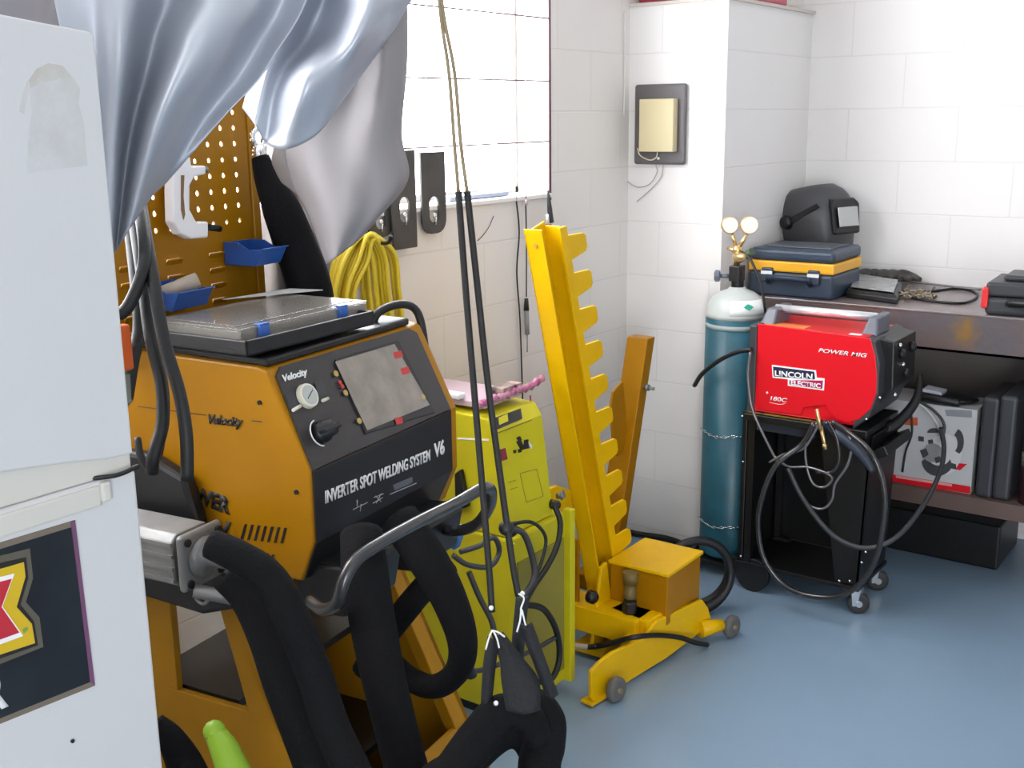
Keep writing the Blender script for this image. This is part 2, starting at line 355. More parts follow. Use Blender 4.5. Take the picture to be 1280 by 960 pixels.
# screen on the slope
PP = (M6 @ slope(0, 0, .004), M6.to_3x3() @ pn)
def onp(x, y): return at(x, y, pl=PP)
b = B(); slabpx(b, [(418, 450), (497, 425), (543, 516), (456, 543)], PP, .003); sc_ = done(b, 'screen', BLK, sw, bevel=.001)
b = B(); slabpx(b, [(417, 453), (491, 431), (535, 507), (457, 539), (441, 505)], PP, .0008, .0035)
done(b, 'screen_film', mat('crinkled_film', (.20, .165, .135), .2, bump=.8, bscale=30, coat=.3, var=.35, vscale=22, var_col=(.27, .23, .19)), sc_, label='crinkled protective film on the screen')
for x, y in ((494, 444), (503, 464)):
    b = B(); slabpx(b, [(x-5, y-2), (x+5, y-5), (x+8, y+3), (x-2, y+6)], PP, .0008, .0035); done(b, 'screen_button', mat('red_print', (.5, .03, .03), .5), sc_)
b = B(); slabpx(b, [(491, 524), (500, 522), (501, 530), (493, 532)], PP, .0008, .0045); done(b, 'screen_button', MATS['red_print'], sc_)
GOLD = mat('gold_print', (.42, .3, .08), .5)
for x, y in ((418, 468), (430, 492), (447, 527), (527, 497)):
    b = B(); q = onp(x, y); nn = PP[1]; b.cyl(q+nn*.003, q+nn*.0048, .0055, n=10); done(b, 'screen_button', GOLD, sc_)
for x, y in ((423, 479), (426, 484)):
    b = B(); q = onp(x, y); b.cyl(q+nn*.003, q+nn*.0048, .004, n=8); done(b, 'screen_button', MATS['red_print'], sc_)
lettering('Velocity', onp(355, 477), onp(385, 468), PP[1], .011, WHITE, cp, shear=.3, bold=.03)
# pressure gauge
q = onp(382, 496); nn = PP[1]; b = B(); b.cyl(q, q+nn*.010, .0215, .020, n=28); ga = done(b, 'gauge', CREAM, sw, bevel=.001)
b = B(); b.cyl(q+nn*.0101, q+nn*.0108, .0165, n=28); done(b, 'gauge_face', mat('gauge_paper', (.42, .44, .42), .3, coat=.6), ga)
b = B(); b.tube([onp(379, 501)+nn*.0112, onp(385, 490)+nn*.0112], .0007, 6, cr=False); done(b, 'gauge_needle', BLKP, ga)
for (x, y) in ((363, 503), (399, 489)):
    b = B(); slabpx(b, [(x-7, y-10), (x+3, y-14), (x+9, y+4), (x-1, y+8)], PP, .002); done(b, 'gauge_bracket', DGREY, ga)
for A_, B_ in (((364, 514), (374, 508)), ((401, 502), (408, 499))):
    b = B(); b.tube([onp(*A_)+nn*.004, onp(*B_)+nn*.004], .003, 8, cr=False); done(b, 'gauge_clip', CREAM, ga)
# knob
q = onp(400, 541); b = B(); b.lathe([(.019, 0), (.018, .012), (.014, .014), (.013, .03), (0, .031)], q, nn)
kn = done(b, 'knob', BLK, sw)
b = B(); r3 = (M6.to_3x3() @ V((0, 1, 0))); b.box(-.004, .004, -.02, .02, .014, .032); b.bm.transform(Matrix.Translation(q) @ Matrix((nn.cross(r3), r3, nn)).transposed().to_4x4()); done(b, 'knob_grip', BLK, kn, bevel=.002)
b = B(); b.ring(q+nn*.001, nn, .0225, .0012, 20, 6, .9, 3.7); done(b, 'dial_mark', WHITE, kn)
FN = nv; lf = (O6+nv*.004)
def onf(x, y): return at(x, y, pl=(lf, nv))
lettering('INVERTER SPOT WELDING SYSTEM', onf(406, 629), onf(537, 575), nv, .021, WHITE, fa, bold=.02)
lettering('V6', onf(542, 572), onf(555, 566), nv, .027, WHITE, fa, bold=.03)
b = B()
for p, q in (((441, 637), (459, 628)), ((446, 625), (446, 633)), ((451, 630), (450, 639)), ((487, 618), (520, 604)), ((467, 622), (479, 617)), ((466, 629), (478, 622)), ((469, 620), (476, 627)), ((476, 617), (470, 629))):
    b.tube([onf(*p)+nv*.0006, onf(*q)+nv*.0006], .0008, 5, cr=False)
done(b, 'symbol_print', mat('grey_print', (.45, .46, .48), .5), fa)
b = B(); slabpx(b, [(491, 606), (515, 596), (516, 603), (493, 613)], (lf, nv), .0006); done(b, 'symbol_print', mat('dim_print', (.13, .14, .16), .5), fa)
# side print, screws, slots
SP = (O6-wv*.0, -wv)
lettering('Velocity', side(262, 529), side(305, 533), -wv, .016, BLKP, sw, shear=.35, bold=.03)
b = B(); b.tube([side(173, 508)-wv*.0005, side(258, 519)-wv*.0005], .0007, 5, cr=False); done(b, 'stripe', BLKP, sw); b = B(); b.tube([side(315, 526)-wv*.0005, side(327, 527)-wv*.0005], .0008, 5, cr=False); done(b, 'stripe', BLKP, sw)
lettering('POWER', side(220, 618), side(288, 642), -wv, .028, BLKP, sw, bold=.05)
lettering('V', side(274, 672), side(292, 674), -wv, .03, BLKP, sw, bold=.05, shear=.2)
for x, y in ((325, 503), (371, 615)):
    b = B(); q = side(x, y); b.cyl(q-wv*.003, q+wv*.002, .0038, n=12); done(b, 'screw', BLKM, sw)
b = B()
for k in range(7):
    x = 306+k*8.3; y = 655+k*.8
    slabpx(b, [(x, y), (x+3, y), (x-2, y+19), (x-5, y+19)], SP, .0012)
for k in range(6):
    x = 303+k*7.5; y = 684+k*1.8
    slabpx(b, [(x, y), (x+3, y), (x, y+10), (x-3, y+10)], SP, .0012)
done(b, 'vent_slots', BLKP, sw)
# stand: leaning yellow frame, open at the sides and front
ST = mat('stand_paint', (.43, .20, .006), .45, bump=.08, bscale=200, var=.15, vscale=6, spec=.25)
def uf(z): return -.20+.48*(.74-z)
for w_, nm in ((.0, 'side_frame'), (W6-.014, 'side_frame')):
    b = B(M6); t = .014
    z0, z1, zA, zB = .06, .745, .50, .69
    def q4(p): b.prism([(u, w_, z) for u, z in p], (0, t, 0))
    # outer shape with one window: top rail, bottom panel, rear post, front post
    ub = PB+.005; wl_, wr = -.330, -.19
    q4([(ub, zB), (ub, z1), (uf(z1), z1), (uf(zB), zB)])
    q4([(ub, z0), (ub, zA), (uf(zA), zA), (uf(z0), z0)])
    q4([(ub, zA), (ub, zB), (wl_, zB), (wl_, zA)])
    q4([(-.165, zA+.0), (-.215, zB), (uf(zB), zB), (uf(zA), zA)])
    done(b, nm, ST, sw, bevel=.0015)
for w0 in (.0, W6-.05):
    b = B(M6); b.prism([(uf(.745), w0, .745), (uf(.745)-.03, w0, .745), (uf(.04)-.03, w0, .04), (uf(.04), w0, .04)], (0, .05, 0)); done(b, 'leg', ST, sw, bevel=.002)
b = B(M6); b.prism([(uf(.30), .03, .30), (uf(.30)-.012, .03, .30), (uf(.08)-.012, .03, .08), (uf(.08), .03, .08)], (0, W6-.06, 0)); done(b, 'front_panel', ST, sw)
b = B(M6); b.prism([(uf(.745), .03, .76), (uf(.745)-.012, .03, .76), (uf(.68)-.012, .03, .69), (uf(.68), .03, .69)], (0, W6-.06, 0)); done(b, 'front_rail', ST, sw)
b = B(M6); b.box(PB+.01, -.20, .016, W6-.016, .49, .505); done(b, 'shelf', BLKM, sw)
b = B(M6); b.box(PB+.01, -.12, .016, W6-.016, .27, .285); done(b, 'shelf', BLKM, sw)
b = B(M6); b.box(PB+.01, -.03, .016, W6-.016, .06, .075); done(b, 'shelf', BLKM, sw)
b = B(M6); b.box(PB, PB+.012, .0, W6, .06, .46); b.box(PB, PB+.012, 0, .10, .46, .76);b.box(PB, PB+.012, W6-.08, W6, .46, .76); done(b, 'rear_panel', ST, sw)
for u in (PB+.06, .04):
    for w_ in (.05, W6-.05):
        b = B(M6); b.cyl((u, w_-.014, .04), (u, w_+.014, .04), .04); done(b, 'caster', RUB, sw)
# push handle round the front, and the small one on top
b = B(); b.tube([at(388, 752, D=1.70), at(405, 762, D=1.66), at(422, 754, D=1.63), at(431, 725, D=1.62), at(446, 700, D=1.63), at(474, 680, D=1.66), at(520, 654, D=1.73), at(570, 629, D=1.83), at(600, 612, D=1.88), at(613, 612, D=1.91), at(612, 632, D=1.95), at(596, 655, D=2.0), at(570, 664, D=2.04), at(545, 660, D=2.10)], .0105, 12)
done(b, 'push_handle', mat('worn_black_tube', (.03, .03, .032), .25, coat=.4, bump=.05), sw)
b = B(); b.tube([m6(-.12, .35, 1.115), m6(-.115, .37, 1.15), m6(-.10, .43, 1.158), m6(-.085, .462, 1.135), m6(-.075, .468, 1.06), m6(-.07, .468, 1.0)], .008, 10)
done(b, 'side_handle', RUB, sw)
# flat black top, then the tray on it
b = B(M6); b.prism([(-.41, .02, 1.124), (-.41, .44, 1.124), (-.082, .425, 1.120), (-.082, .010, 1.120)], (0, 0, .014)); done(b, 'top_mat', BLK, sw, bevel=.004)
tz = 1.141
tp = [at(309, 447, Z=tz), at(468, 406, Z=tz), at(395, 377, Z=tz), at(212, 442, Z=tz)]
c0 = tp[0]; ex = (tp[1]-tp[0]); ey = (tp[3]-tp[0]); ey = ey.normalized(); ex = ex.normalized()
MT = Matrix.Translation((c0.x, c0.y, tz)) @ Matrix.Rotation(math.atan2(ex.y, ex.x), 4, 'Z')   # x along the front edge, y away
LX = (tp[1]-tp[0]).length; LY = .25
tr = thing('tool_tray', MT @ V((LX/2, LY/2, 0)), 'shallow black rectangular tray lying on top of the spot welder', 'tray')
b = B(MT); b.box(0, LX, 0, LY, 0, .006)
for x0, x1, y0, y1 in ((0, LX, 0, .006), (0, LX, LY-.006, LY), (0, .006, 0, LY), (LX-.006, LX, 0, LY)): b.box(x0, x1, y0, y1, 0, .026)
b.box(.006, LX-.006, .006, LY-.006, .012, .016); done(b, 'tray_body', BLK, tr, bevel=.003)
CLR = mat('clear_plastic', (.40, .375, .34), .25, alpha=.5, coat=.4, bump=.1, bscale=30)
bx = thing('organiser_box', MT @ V((.18, .13, .035)), 'clear plastic organiser box with two blue latches lying in the black tray', 'plastic box')
b = B(MT); z0 = .0170
b.box(.02, .34, .03, .23, z0, z0+.003); b.box(.02, .34, .03, .034, z0, z0+.018); b.box(.02, .34, .226, .23, z0, z0+.018); b.box(.02, .024, .03, .23, z0, z0+.018); b.box(.336, .34, .03, .23, z0, z0+.018)
for k in range(1, 5): b.box(.02+k*.064, .022+k*.064, .03, .23, z0, z0+.016)
b.box(.02, .34, .12, .122, z0, z0+.016); done(b, 'box_base', CLR, bx, bevel=.002)
b = B(MT); b.box(.018, .342, .028, .232, z0+.0185, z0+.0225); b.box(.03, .33, .05, .21, z0+.0225, z0+.0245); done(b, 'lid', CLR, bx, bevel=.002)
for x in (.055, .255):
    b = B(MT); b.box(x, x+.022, .021, .028, z0+.003, z0+.023); b.box(x, x+.022, .021, .036, z0+.023, z0+.026); done(b, 'latch', mat('latch_blue', (.04, .13, .45), .3), bx, bevel=.003)
b = B(MT); b.prism([(.30, .20, z0+.028), (.385, .17, z0+.026), (.37, .24, z0+.026), (.20, .25, z0+.028)], (0, 0, .0015))
done(b, 'paper_sheet', mat('pale_paper', (.6, .6, .58), .6), label='loose pale sheet lying on the far corner of the clear organiser box', cat='paper')
# pegboard at the back
UP = -.40
pb0, pbn = m6(UP, 0, 0), nv
bl = M6.inverted() @ at(145, 400, pl=(pb0, pbn)); br = M6.inverted() @ at(329, 375, pl=(pb0, pbn)); tr_ = M6.inverted() @ at(296, 120, pl=(pb0, pbn))
peg = thing('pegboard', m6(UP, (bl.y+br.y)/2, 1.13), 'yellow perforated steel tool board rising behind the spot welder', 'tool board', a8)
y0, y1 = -.09, br.y
z0, z1 = 1.13, tr_.z+.10
dy = (tr_.y-br.y)
b = B(M6)
nx, nz = 13, 18; hs = .0042
ys = [y0+(y1-y0)*i/nx for i in range(nx+1)]; zs_ = [z0+(z1-z0)*k/nz for k in range(nz+1)]
holes = []
for i in range(nx):
    for k in range(nz):
        ya, yb_, za, zb = ys[i], ys[i+1], zs_[k], zs_[k+1]; cy, cz = (ya+yb_)/2, (za+zb)/2
        if k >= 6 and 2 <= i < nx-1:
            # a ring of faces round a round hole
            n8 = 8; inner = [(cy+hs*math.cos(math.pi/4*q+math.pi/8), cz+hs*1.25*math.sin(math.pi/4*q+math.pi/8)) for q in range(8)]
            outer = [(yb_, (cz+zb)/2+.0), ((cy+yb_)/2, zb), ((cy+ya)/2, zb), (ya, (cz+zb)/2), (ya, (cz+za)/2), ((cy+ya)/2, za), ((cy+yb_)/2, za), (yb_, (cz+za)/2)]
            I = [b.v((UP, *p)) for p in inner]; Oo = [b.v((UP, *p)) for p in outer]
            for q in range(8): b.f([I[q], I[(q+1) % 8], Oo[(q+1) % 8], Oo[q]])
            for (c_, q) in (((yb_, zb), 0), ((ya, zb), 2), ((ya, za), 4), ((yb_, za), 6)):
                b.f([b.v((UP, *c_)), Oo[(q+1) % 8], Oo[q]])
        elif k < 5 and i in (3, 6, 9) :
            # louvre: slot with raised lip
            lo = cz-.006; hi = cz+.004
            for (a1, b1, c1, d1) in ((ya, yb_, za, lo), (ya, yb_, hi, zb)): b.f([b.v((UP, a1, c1)), b.v((UP, b1, c1)), b.v((UP, b1, d1)), b.v((UP, a1, d1))])
            b.f([b.v((UP, ya, lo)), b.v((UP, yb_, lo)), b.v((UP+.007, yb_, hi-.001)), b.v((UP+.007, ya, hi-.001))])
        else:
            b.f([b.v((UP, ya, za)), b.v((UP, yb_, za)), b.v((UP, yb_, zb)), b.v((UP, ya, zb))])
bmesh.ops.remove_doubles(b.bm, verts=b.bm.verts[:], dist=.0001)
done(b, 'perforated_panel', YEL, peg, solid=.003)
b = B(M6); b.prism([(UP+.003, y1-.002, z0), (UP-.02, y1-.002, z0), (UP-.02, y1-.002, z1), (UP+.003, y1-.002, z1)], (0, .004, 0)); b.prism([(UP+.003, y1-.018, z0), (UP+.006, y1-.016, z0), (UP+.006, y1+.002, z0), (UP+.003, y1+.002, z0)], (0, 0, z1-z0)); done(b, 'edge_flange', YEL, peg)
# white C-shaped arm hanging on the board
UA = UP+.05
def pa(x, y, u=UA): return at(x, y, pl=(m6(u, 0, 0), nv))
arm = thing('clamp_arm', pa(240, 300), 'white C-shaped welding clamp arm hanging on the yellow tool board', 'clamp')
cpt = [(228, 192), (239, 196), (240, 207), (258, 207), (258, 218), (244, 221), (238, 232), (238, 262), (246, 277), (261, 277), (261, 297), (240, 299), (226, 293), (217, 278), (216, 240), (217, 215), (221, 200)]
b = B(); b.prism([pa(x, y) for x, y in cpt], -nv*.022); done(b, 'arm_body', mat('white_enamel', (.92, .90, .90), .35, coat=.3), arm, bevel=.004, seg=3)
b = B(); b.tube([pa(261, 284, UA-.01), pa(275, 286, UA-.01)], .006, 10, cr=False); done(b, 'electrode_tip', BLKM, arm)
b = B(); b.tube([pa(258, 212, UA-.01), pa(250, 212, UA-.01)], .0062, 10, cr=False); done(b, 'electrode_tip', STEEL, arm)
b = B(); slabpx(b, [(226, 219), (230, 219), (229, 245), (231, 268), (229, 275), (226, 262)], (m6(UA, 0, 0), nv), .001); done(b, 'slot', mat('brown_slot_paint', (.25, .14, .06), .6), arm)  # thin brown plate laid flat on the face of the arm
b = B(); b.tube([pa(222, 212, UA-.022), pa(212, 230, UA-.04), pa(212, 270, UA-.04), pa(222, 292, UA-.024)], .007, 8); done(b, 'hanger', YEL, arm)
# blue bins
def bin_(loc, label, w_=.075, d=.085, h=.042):
    Mb = Matrix.Translation(loc) @ Matrix.Rotation(a8, 4, 'Z')
    t = thing('parts_bin', loc, label, 'storage bin', a8, 'blue parts bins on the tool board')
    b = B(Mb); k = .0025
    # open hopper: low sloping front lip
    sidep = [(0, 0, 0), (0, 0, h), (d*.45, 0, h), (d*.72, 0, h*.72), (d*1.08, 0, h*.78), (d*.86, 0, 0)]
    for y in (0, w_-k): b.prism([(p[0], y, p[2]) for p in sidep], (0, k, 0))
    b.box(0, d*.86, 0, w_, 0, k); b.box(0, k, 0, w_, 0, h)
    b.prism([(d*.86, 0, 0), (d*.86-k, 0, 0), (d*1.08-k, 0, h*.78), (d*1.08, 0, h*.78)], (0, w_, 0))
    done(b, 'hopper', BLUE, t, bevel=.0012)
    b = B(Mb); b.box(d*1.08-.002, d*1.08+.004, 0, w_, h*.74, h*.80); b.box(0, d*.46, -.002, .003, h-.003, h+.001); done(b, 'rim', BLUE, t, bevel=.001)
    return t
q = at(281, 331, pl=(m6(UP+.004, 0, 0), nv)); bin_(q, 'empty blue parts bin hooked high on the right edge of the yellow tool board')
q2 = at(176, 386, pl=(m6(UP+.006, 0, 0), nv)); bin_(q2, 'blue parts bin low on the yellow tool board with a roll of paper in it', .085)
q = M6.inverted() @ q2; b = B(); b.cyl(m6(q.x+.03, .0+q.y+.01, q.z+.022), m6(q.x+.07, q.y+.07, q.z+.045), .014, n=18)
done(b, 'paper_roll', mat('kraft_paper', (.42, .36, .29), .7), label='small roll of brown paper sticking out of the lower blue bin', cat='paper roll')
# ================================================================ hoses, cradle and transformer at the welder's left
def hose(name, pts, r, m, label, cat='hose', n=12, group=None, flat=None):
    b = B(); P_ = [at(x, y, D=d) for x, y, d in pts]
    if pts[-1][1] > 965:   # leaves the frame: carry it on down to the floor
        e_ = P_[-1]; P_ += [e_+V((.02, .0, -.5*(e_.z-.04))), V((e_.x+.05, e_.y-.02, .05)), V((e_.x+.02, e_.y-.14, .035))]
        if isinstance(r, (list, tuple)): r = list(r)+[r[-1]]*3
    b.tube(P_, r, n, flat=flat); return done(b, name, m, label=label, cat=cat, group=group)
# black holder
b = B(M6)
b.prism([(-.44, -.012, .80), (-.22, -.012, .79), (-.12, -.012, .785), (-.12, -.012, .725), (-.20, -.012, .698), (-.44, -.012, .71)], (0, -.045, 0))
b.prism([(-.44, -.004, .84), (-.44, -.004, .955), (-.32, -.004, .955), (-.24, -.004, .925), (-.215, -.004, .84)], (0, -.03, 0)); done(b, 'cradle', BLK, sw, bevel=.008, label='black holder bolted to the left side')
gw, gz = -.105, .832    # centre of the transformer gun's square body
gun = thing('weld_gun', m6(-.3, gw, gz-.05), 'grey cast alloy welding gun body lying in the black holder beside the fridge', 'welding gun', a8)
b = B(M6); hh = .044
sq = [(-hh, -hh+.012), (-hh+.012, -hh), (hh-.012, -hh), (hh, -hh+.012), (hh, hh-.012), (hh-.012, hh), (-hh+.012, hh), (-hh, hh-.012)]
b.prism([(-.385, gw+y, gz+z) for y, z in sq], (.225, 0, 0)); body = done(b, 'gun_body', STEEL, gun, bevel=.003)
for k in range(4):
    b = B(M6); z = gz-.03+k*.02; b.box(-.37, -.16, gw-hh-.003, gw-hh+.002, z-.003, z+.003); done(b, 'rib', STEEL, body)
b = B(M6); b.box(-.151, -.137, gw-hh-.003, gw+hh+.003, gz-hh-.003, gz+hh+.003); fl_ = done(b, 'end_flange', STEEL, gun, bevel=.012, seg=4)
for sy in (-1, 1):
    for sz in (-1, 1):
        b = B(M6); b.cyl((-.138, gw+sy*.034, gz+sz*.034), (-.1335, gw+sy*.034, gz+sz*.034), .0065, n=12); done(b, 'bolt', BLKM, fl_)
b = B(M6); b.lathe([(.035, 0), (.035, .005), (.028, .012), (.014, .016), (.012, .055), (0, .055)], (-.138, gw, gz), (1, 0, 0)); done(b, 'end_cap', STEEL, gun)
b = B(M6); b.ring((-.13, gw-.02, gz-.058), (0, 1, 0), .013, .0035); b.ring((-.115, gw+.03, gz-.054), (.4, 1, 0), .011, .0035)
b.cyl((-.135, gw-.03, gz-.046), (-.08, gw+.01, gz-.066), .011); b.cyl((-.09, gw, gz-.062), (-.05, gw+.01, gz-.078), .008); done(b, 'hose_fitting', STEEL, gun)
# thick sleeved hoses
hose('sleeved_hose', [(264, 680, 1.47), (300, 697, 1.46), (338, 724, 1.45), (367, 778, 1.44), (392, 840, 1.45), (415, 910, 1.44), (450, 985, 1.42), (480, 1060, 1.42)], [.020, .022, .023, .024, .024, .024, .025, .025], SLEEVE, 'thick black sleeved hose curving right from the end cap of the grey gun')
hose('sleeved_hose', [(280, 722, 1.53), (308, 748, 1.53), (332, 795, 1.52), (352, 850, 1.51), (375, 910, 1.5), (402, 985, 1.49), (425, 1060, 1.49)], [.019, .023, .025, .027, .027, .027, .027], SLEEVE, 'thick black sleeved hose from below the gun down the stand left side')
hose('sleeved_hose', [(452, 668, 1.72), (456, 715, 1.68), (466, 780, 1.66), (480, 850, 1.64), (497, 920, 1.63), (518, 1010, 1.62)], [.034, .036, .035, .033, .032, .032], SLEEVE, 'thickest black sleeved hose dropping straight down in front of the stand')
hose('sleeved_hose', [(500, 650, 1.84), (535, 700, 1.80), (562, 750, 1.78), (578, 800, 1.78), (572, 838, 1.80), (545, 858, 1.83), (515, 850, 1.87), (488, 828, 1.9)], [.034, .033, .029, .025, .021, .02, .02, .02], SLEEVE, 'black sleeved hose looping from the console down and back under the stand')
hose('sleeved_hose', [(560, 705, 1.93), (530, 735, 1.90), (505, 765, 1.88), (478, 800, 1.88), (455, 840, 1.9)], .022, SLEEVE, 'short black sleeved hose crossing behind the looped one')
hose('air_hose', [(548, 740, 1.95), (556, 775, 1.93), (572, 800, 1.92), (590, 845, 1.95)], .0095, RUB, 'thin grey-black air hose hanging behind the looped sleeved hose')
# hanging sling with two bundles
hose('sleeved_hose', [(676, 925, 1.57), (655, 893, 1.56), (625, 892, 1.56), (600, 920, 1.56), (570, 962, 1.55), (530, 1020, 1.54)], [.020, .024, .027, .029, .030, .032], SLEEVE, 'thick black hose slanting down left from the hanging sling')
hose('sleeved_hose', [(645, 880, 1.60), (668, 882, 1.60), (681, 902, 1.60), (680, 930, 1.60), (674, 985, 1.6)], [.022, .026, .03, .031, .031], SLEEVE, 'thick black hose bending straight down at the right end of the hanging sling')
hose('sleeved_hose', [(672, 955, 1.70), (655, 925, 1.70), (632, 920, 1.70), (600, 945, 1.70), (560, 995, 1.70)], .021, SLEEVE, 'black hose tucked behind the slanting hose under the sling')
sl = thing('cable_sling', at(640, 870, D=1.6), 'black cloth sling hanging on two long cords and carrying the hose bundles', 'sling')
CLOTH = mat('dark_blue_black_cloth', (.011, .012, .015), .8, bump=.5, bscale=200)
def ribbon(pts, ww, t=.003):
    b = B(); L_ = []
    for (x, y, d), wpx in zip(pts, ww): L_.append((at(x-wpx/2, y, D=d), at(x+wpx/2, y, D=d)))
    rows = crgrid([[V(a) for a, _ in L_], [(V(a)+V(c))/2+V((.006, -.008, 0)) for a, c in L_], [V(c) for _, c in L_]], 6, 16)
    b.grid(rows); return b
done(ribbon([(617, 795, 1.56), (612, 830, 1.56), (608, 878, 1.56)], [13, 14, 12]), 'strap', CLOTH, sl, solid=.003)
done(ribbon([(622, 790, 1.53), (638, 820, 1.525), (650, 850, 1.52), (654, 888, 1.515)], [12, 26, 46, 42]), 'strap', CLOTH, sl, solid=.003, label='broad dark strap')
done(ribbon([(653, 745, 1.56), (648, 800, 1.57), (646, 850, 1.58)], [14, 14, 12]), 'strap', CLOTH, sl, solid=.003)
done(ribbon([(656, 778, 1.52), (672, 820, 1.52), (690, 868, 1.53)], [16, 15, 14]), 'strap', CLOTH, sl, solid=.003)
TIE = mat('white_tie', (.82, .82, .8), .4)
for L_ in ([(607, 812), (612, 795), (616, 789), (621, 798), (624, 810)], [(614, 788), (622, 790), (631, 796)], [(646, 790), (650, 776), (652, 762), (656, 778), (660, 790)], [(648, 742), (655, 748), (651, 762), (655, 772)]):
    b = B(); b.tube([at(x, y, D=1.512) for x, y in L_], .0013, 6); done(b, 'cable_tie', TIE, sl)
for x, y in ((614, 760), (653, 742), (620, 879)):
    b = B(); b.ball(at(x, y, D=1.52), .0035, 6); done(b, 'hook_bead', TIE, sl)
# two long cords from overhead
CORD = mat('black_cord', (.011, .010, .009), .6, bump=.3, bscale=300)
TAN = mat('tan_cord', (.26, .20, .12), .6)
def topz(x, y, D, z):  # carry the line on up to the ceiling
    return at(x, y, D=D)
for lab, pts in (('long dark cord hanging from overhead to the sling, left one of the pair', [(542, -150), (549, 0), (561, 90), (568, 180), (573, 240), (582, 360), (592, 480), (603, 610), (612, 720), (615, 765)]),
                 ('long dark cord hanging from overhead to the sling, right one of the pair', [(540, -150), (552, 0), (568, 90), (576, 180), (584, 240), (597, 360), (610, 480), (626, 600), (640, 700), (648, 745)])):
    t = thing('hanging_cord', at(*pts[-1], D=1.53), lab, 'cord')
    T_ = [at(*pts[0], D=1.53)+V((0, .02, .72))]+[at(x, y, D=1.53) for x, y in pts]
    b = B(); b.tube(T_[:6], .0028, 8); done(b, 'thin_cord', TAN, t, label='thin tan upper length')
    b = B(); b.tube(T_[5:], [.0046]*6, 8); done(b, 'thick_cord', CORD, t, label='thicker black lower length')
b = B(); b.ball(at(633, 660, D=1.535), .011, 8); done(b, 'knot_ball', RUB, label='small black rubber knot threaded on the right cord', cat='knot')
# cables at the far left, in front of the welder's rear
LC = 'black cables draped at the left of the yellow welder'
hose('power_cable', [(166, 215, 1.62), (180, 300, 1.52), (178, 340, 1.49), (162, 380, 1.48), (148, 395, 1.48)], .0085, RUB, 'black cable swinging left behind the fridge edge at bin height', 'cable', 10, LC)
hose('power_cable', [(160, 225, 1.64), (176, 330, 1.54), (188, 420, 1.50), (202, 480, 1.48), (203, 530, 1.47), (192, 570, 1.46), (190, 590, 1.47)], .0088, RUB, 'black cable dropping down the welder side and ending left of the holder top', 'cable', 10, LC)
hose('power_cable', [(170, 218, 1.62), (190, 340, 1.50), (205, 425, 1.47), (224, 490, 1.46), (233, 545, 1.46), (234, 600, 1.47)], .0088, RUB, 'black cable dropping nearest the handwritten side lettering into the holder', 'cable', 10, LC)
hose('power_cable', [(156, 230, 1.66), (170, 350, 1.57), (174, 410, 1.55), (166, 450, 1.54), (158, 500, 1.54)], .0092, RUB, 'black cable curling back left beside the orange clip', 'cable', 10, LC)
hose('power_cable', [(172, 548, 1.48), (176, 570, 1.47), (188, 585, 1.465), (198, 570, 1.47), (204, 540, 1.48)], .005, RUB, 'short black looped lead above the gun holder', 'cable', 10, LC)
b = B(); b.box(-.008, .008, -.012, .012, 0, .062); b.bm.transform(Matrix.Translation(at(155, 463, D=1.50)))
done(b, 'orange_clip', mat('orange_plastic', (.80, .14, .02), .4), bevel=.004, label='small orange clip showing beside the fridge edge', cat='clip')
b = B(); b.tube([at(156, 468, D=1.51), at(158, 500, D=1.51), at(161, 505, D=1.51)], .007, 8); done(b, 'grey_plug', mat('sage_grey', (.2, .22, .17), .6), label='dull grey-green plug under the orange clip', cat='plug')
# lime hose end at the bottom, dark cover beside it
b = B(); q = at(320, 1040, D=1.37); b.tube([at(270, 918, D=1.40), at(282, 940, D=1.39), at(300, 985, D=1.38), q, V((q.x+.03, q.y, .3)), V((q.x+.04, q.y, .02))], [.014, .018, .022, .023, .023, .023], 14)
b.ball(at(268, 914, D=1.40), .014, 8); done(b, 'lime_tube', mat('lime_rubber', (.20, .34, .015), .5, bump=.1), label='bright lime green tube end poking up at the bottom left', cat='tube')
b = B(); b.tube([at(195, 900, D=1.46), at(215, 925, D=1.46), at(236, 970, D=1.46), at(246, 1030, D=1.46), at(246, 1030, D=1.46)+V((0, 0, -.25)), V((at(246, 1030, D=1.46).x, at(246, 1030, D=1.46).y, .03))], [.01, .018, .026, .03, .03, .03], 12)
done(b, 'sleeved_hose', SLEEVE, label='black sleeved hose beside the fridge foot at the bottom left', cat='hose')
# black strap and hook behind the tool board
b = B(); b.tube([at(325, 196, D=2.12), at(334, 225, D=2.13), at(352, 262, D=2.15), at(370, 310, D=2.19), at(386, 360, D=2.22), at(396, 440, D=2.26)], [.017, .024, .037, .042, .046, .048], 14)
done(b, 'sleeved_hose', SLEEVE, label='wide black sleeved hose hanging between the tool board and the grey cover', cat='hose')
b = B(); b.ring(at(323, 172, D=2.12), nv, .016, .006, 20, 8); b.cyl(at(323, 182, D=2.12), at(325, 200, D=2.12), .014)
done(b, 'swivel_hook', CHROME, label='bright steel swivel hook above the wide black hose', cat='hook')
b = B(M6); q = sidel(175, 388); b.box(-.38, -.36, -.05, -.01, 1.15, 1.152);
b.M = Matrix(); 
done(b, 'paper_scrap', WHITE, label='small scrap of white paper beside the lower blue bin', cat='paper')
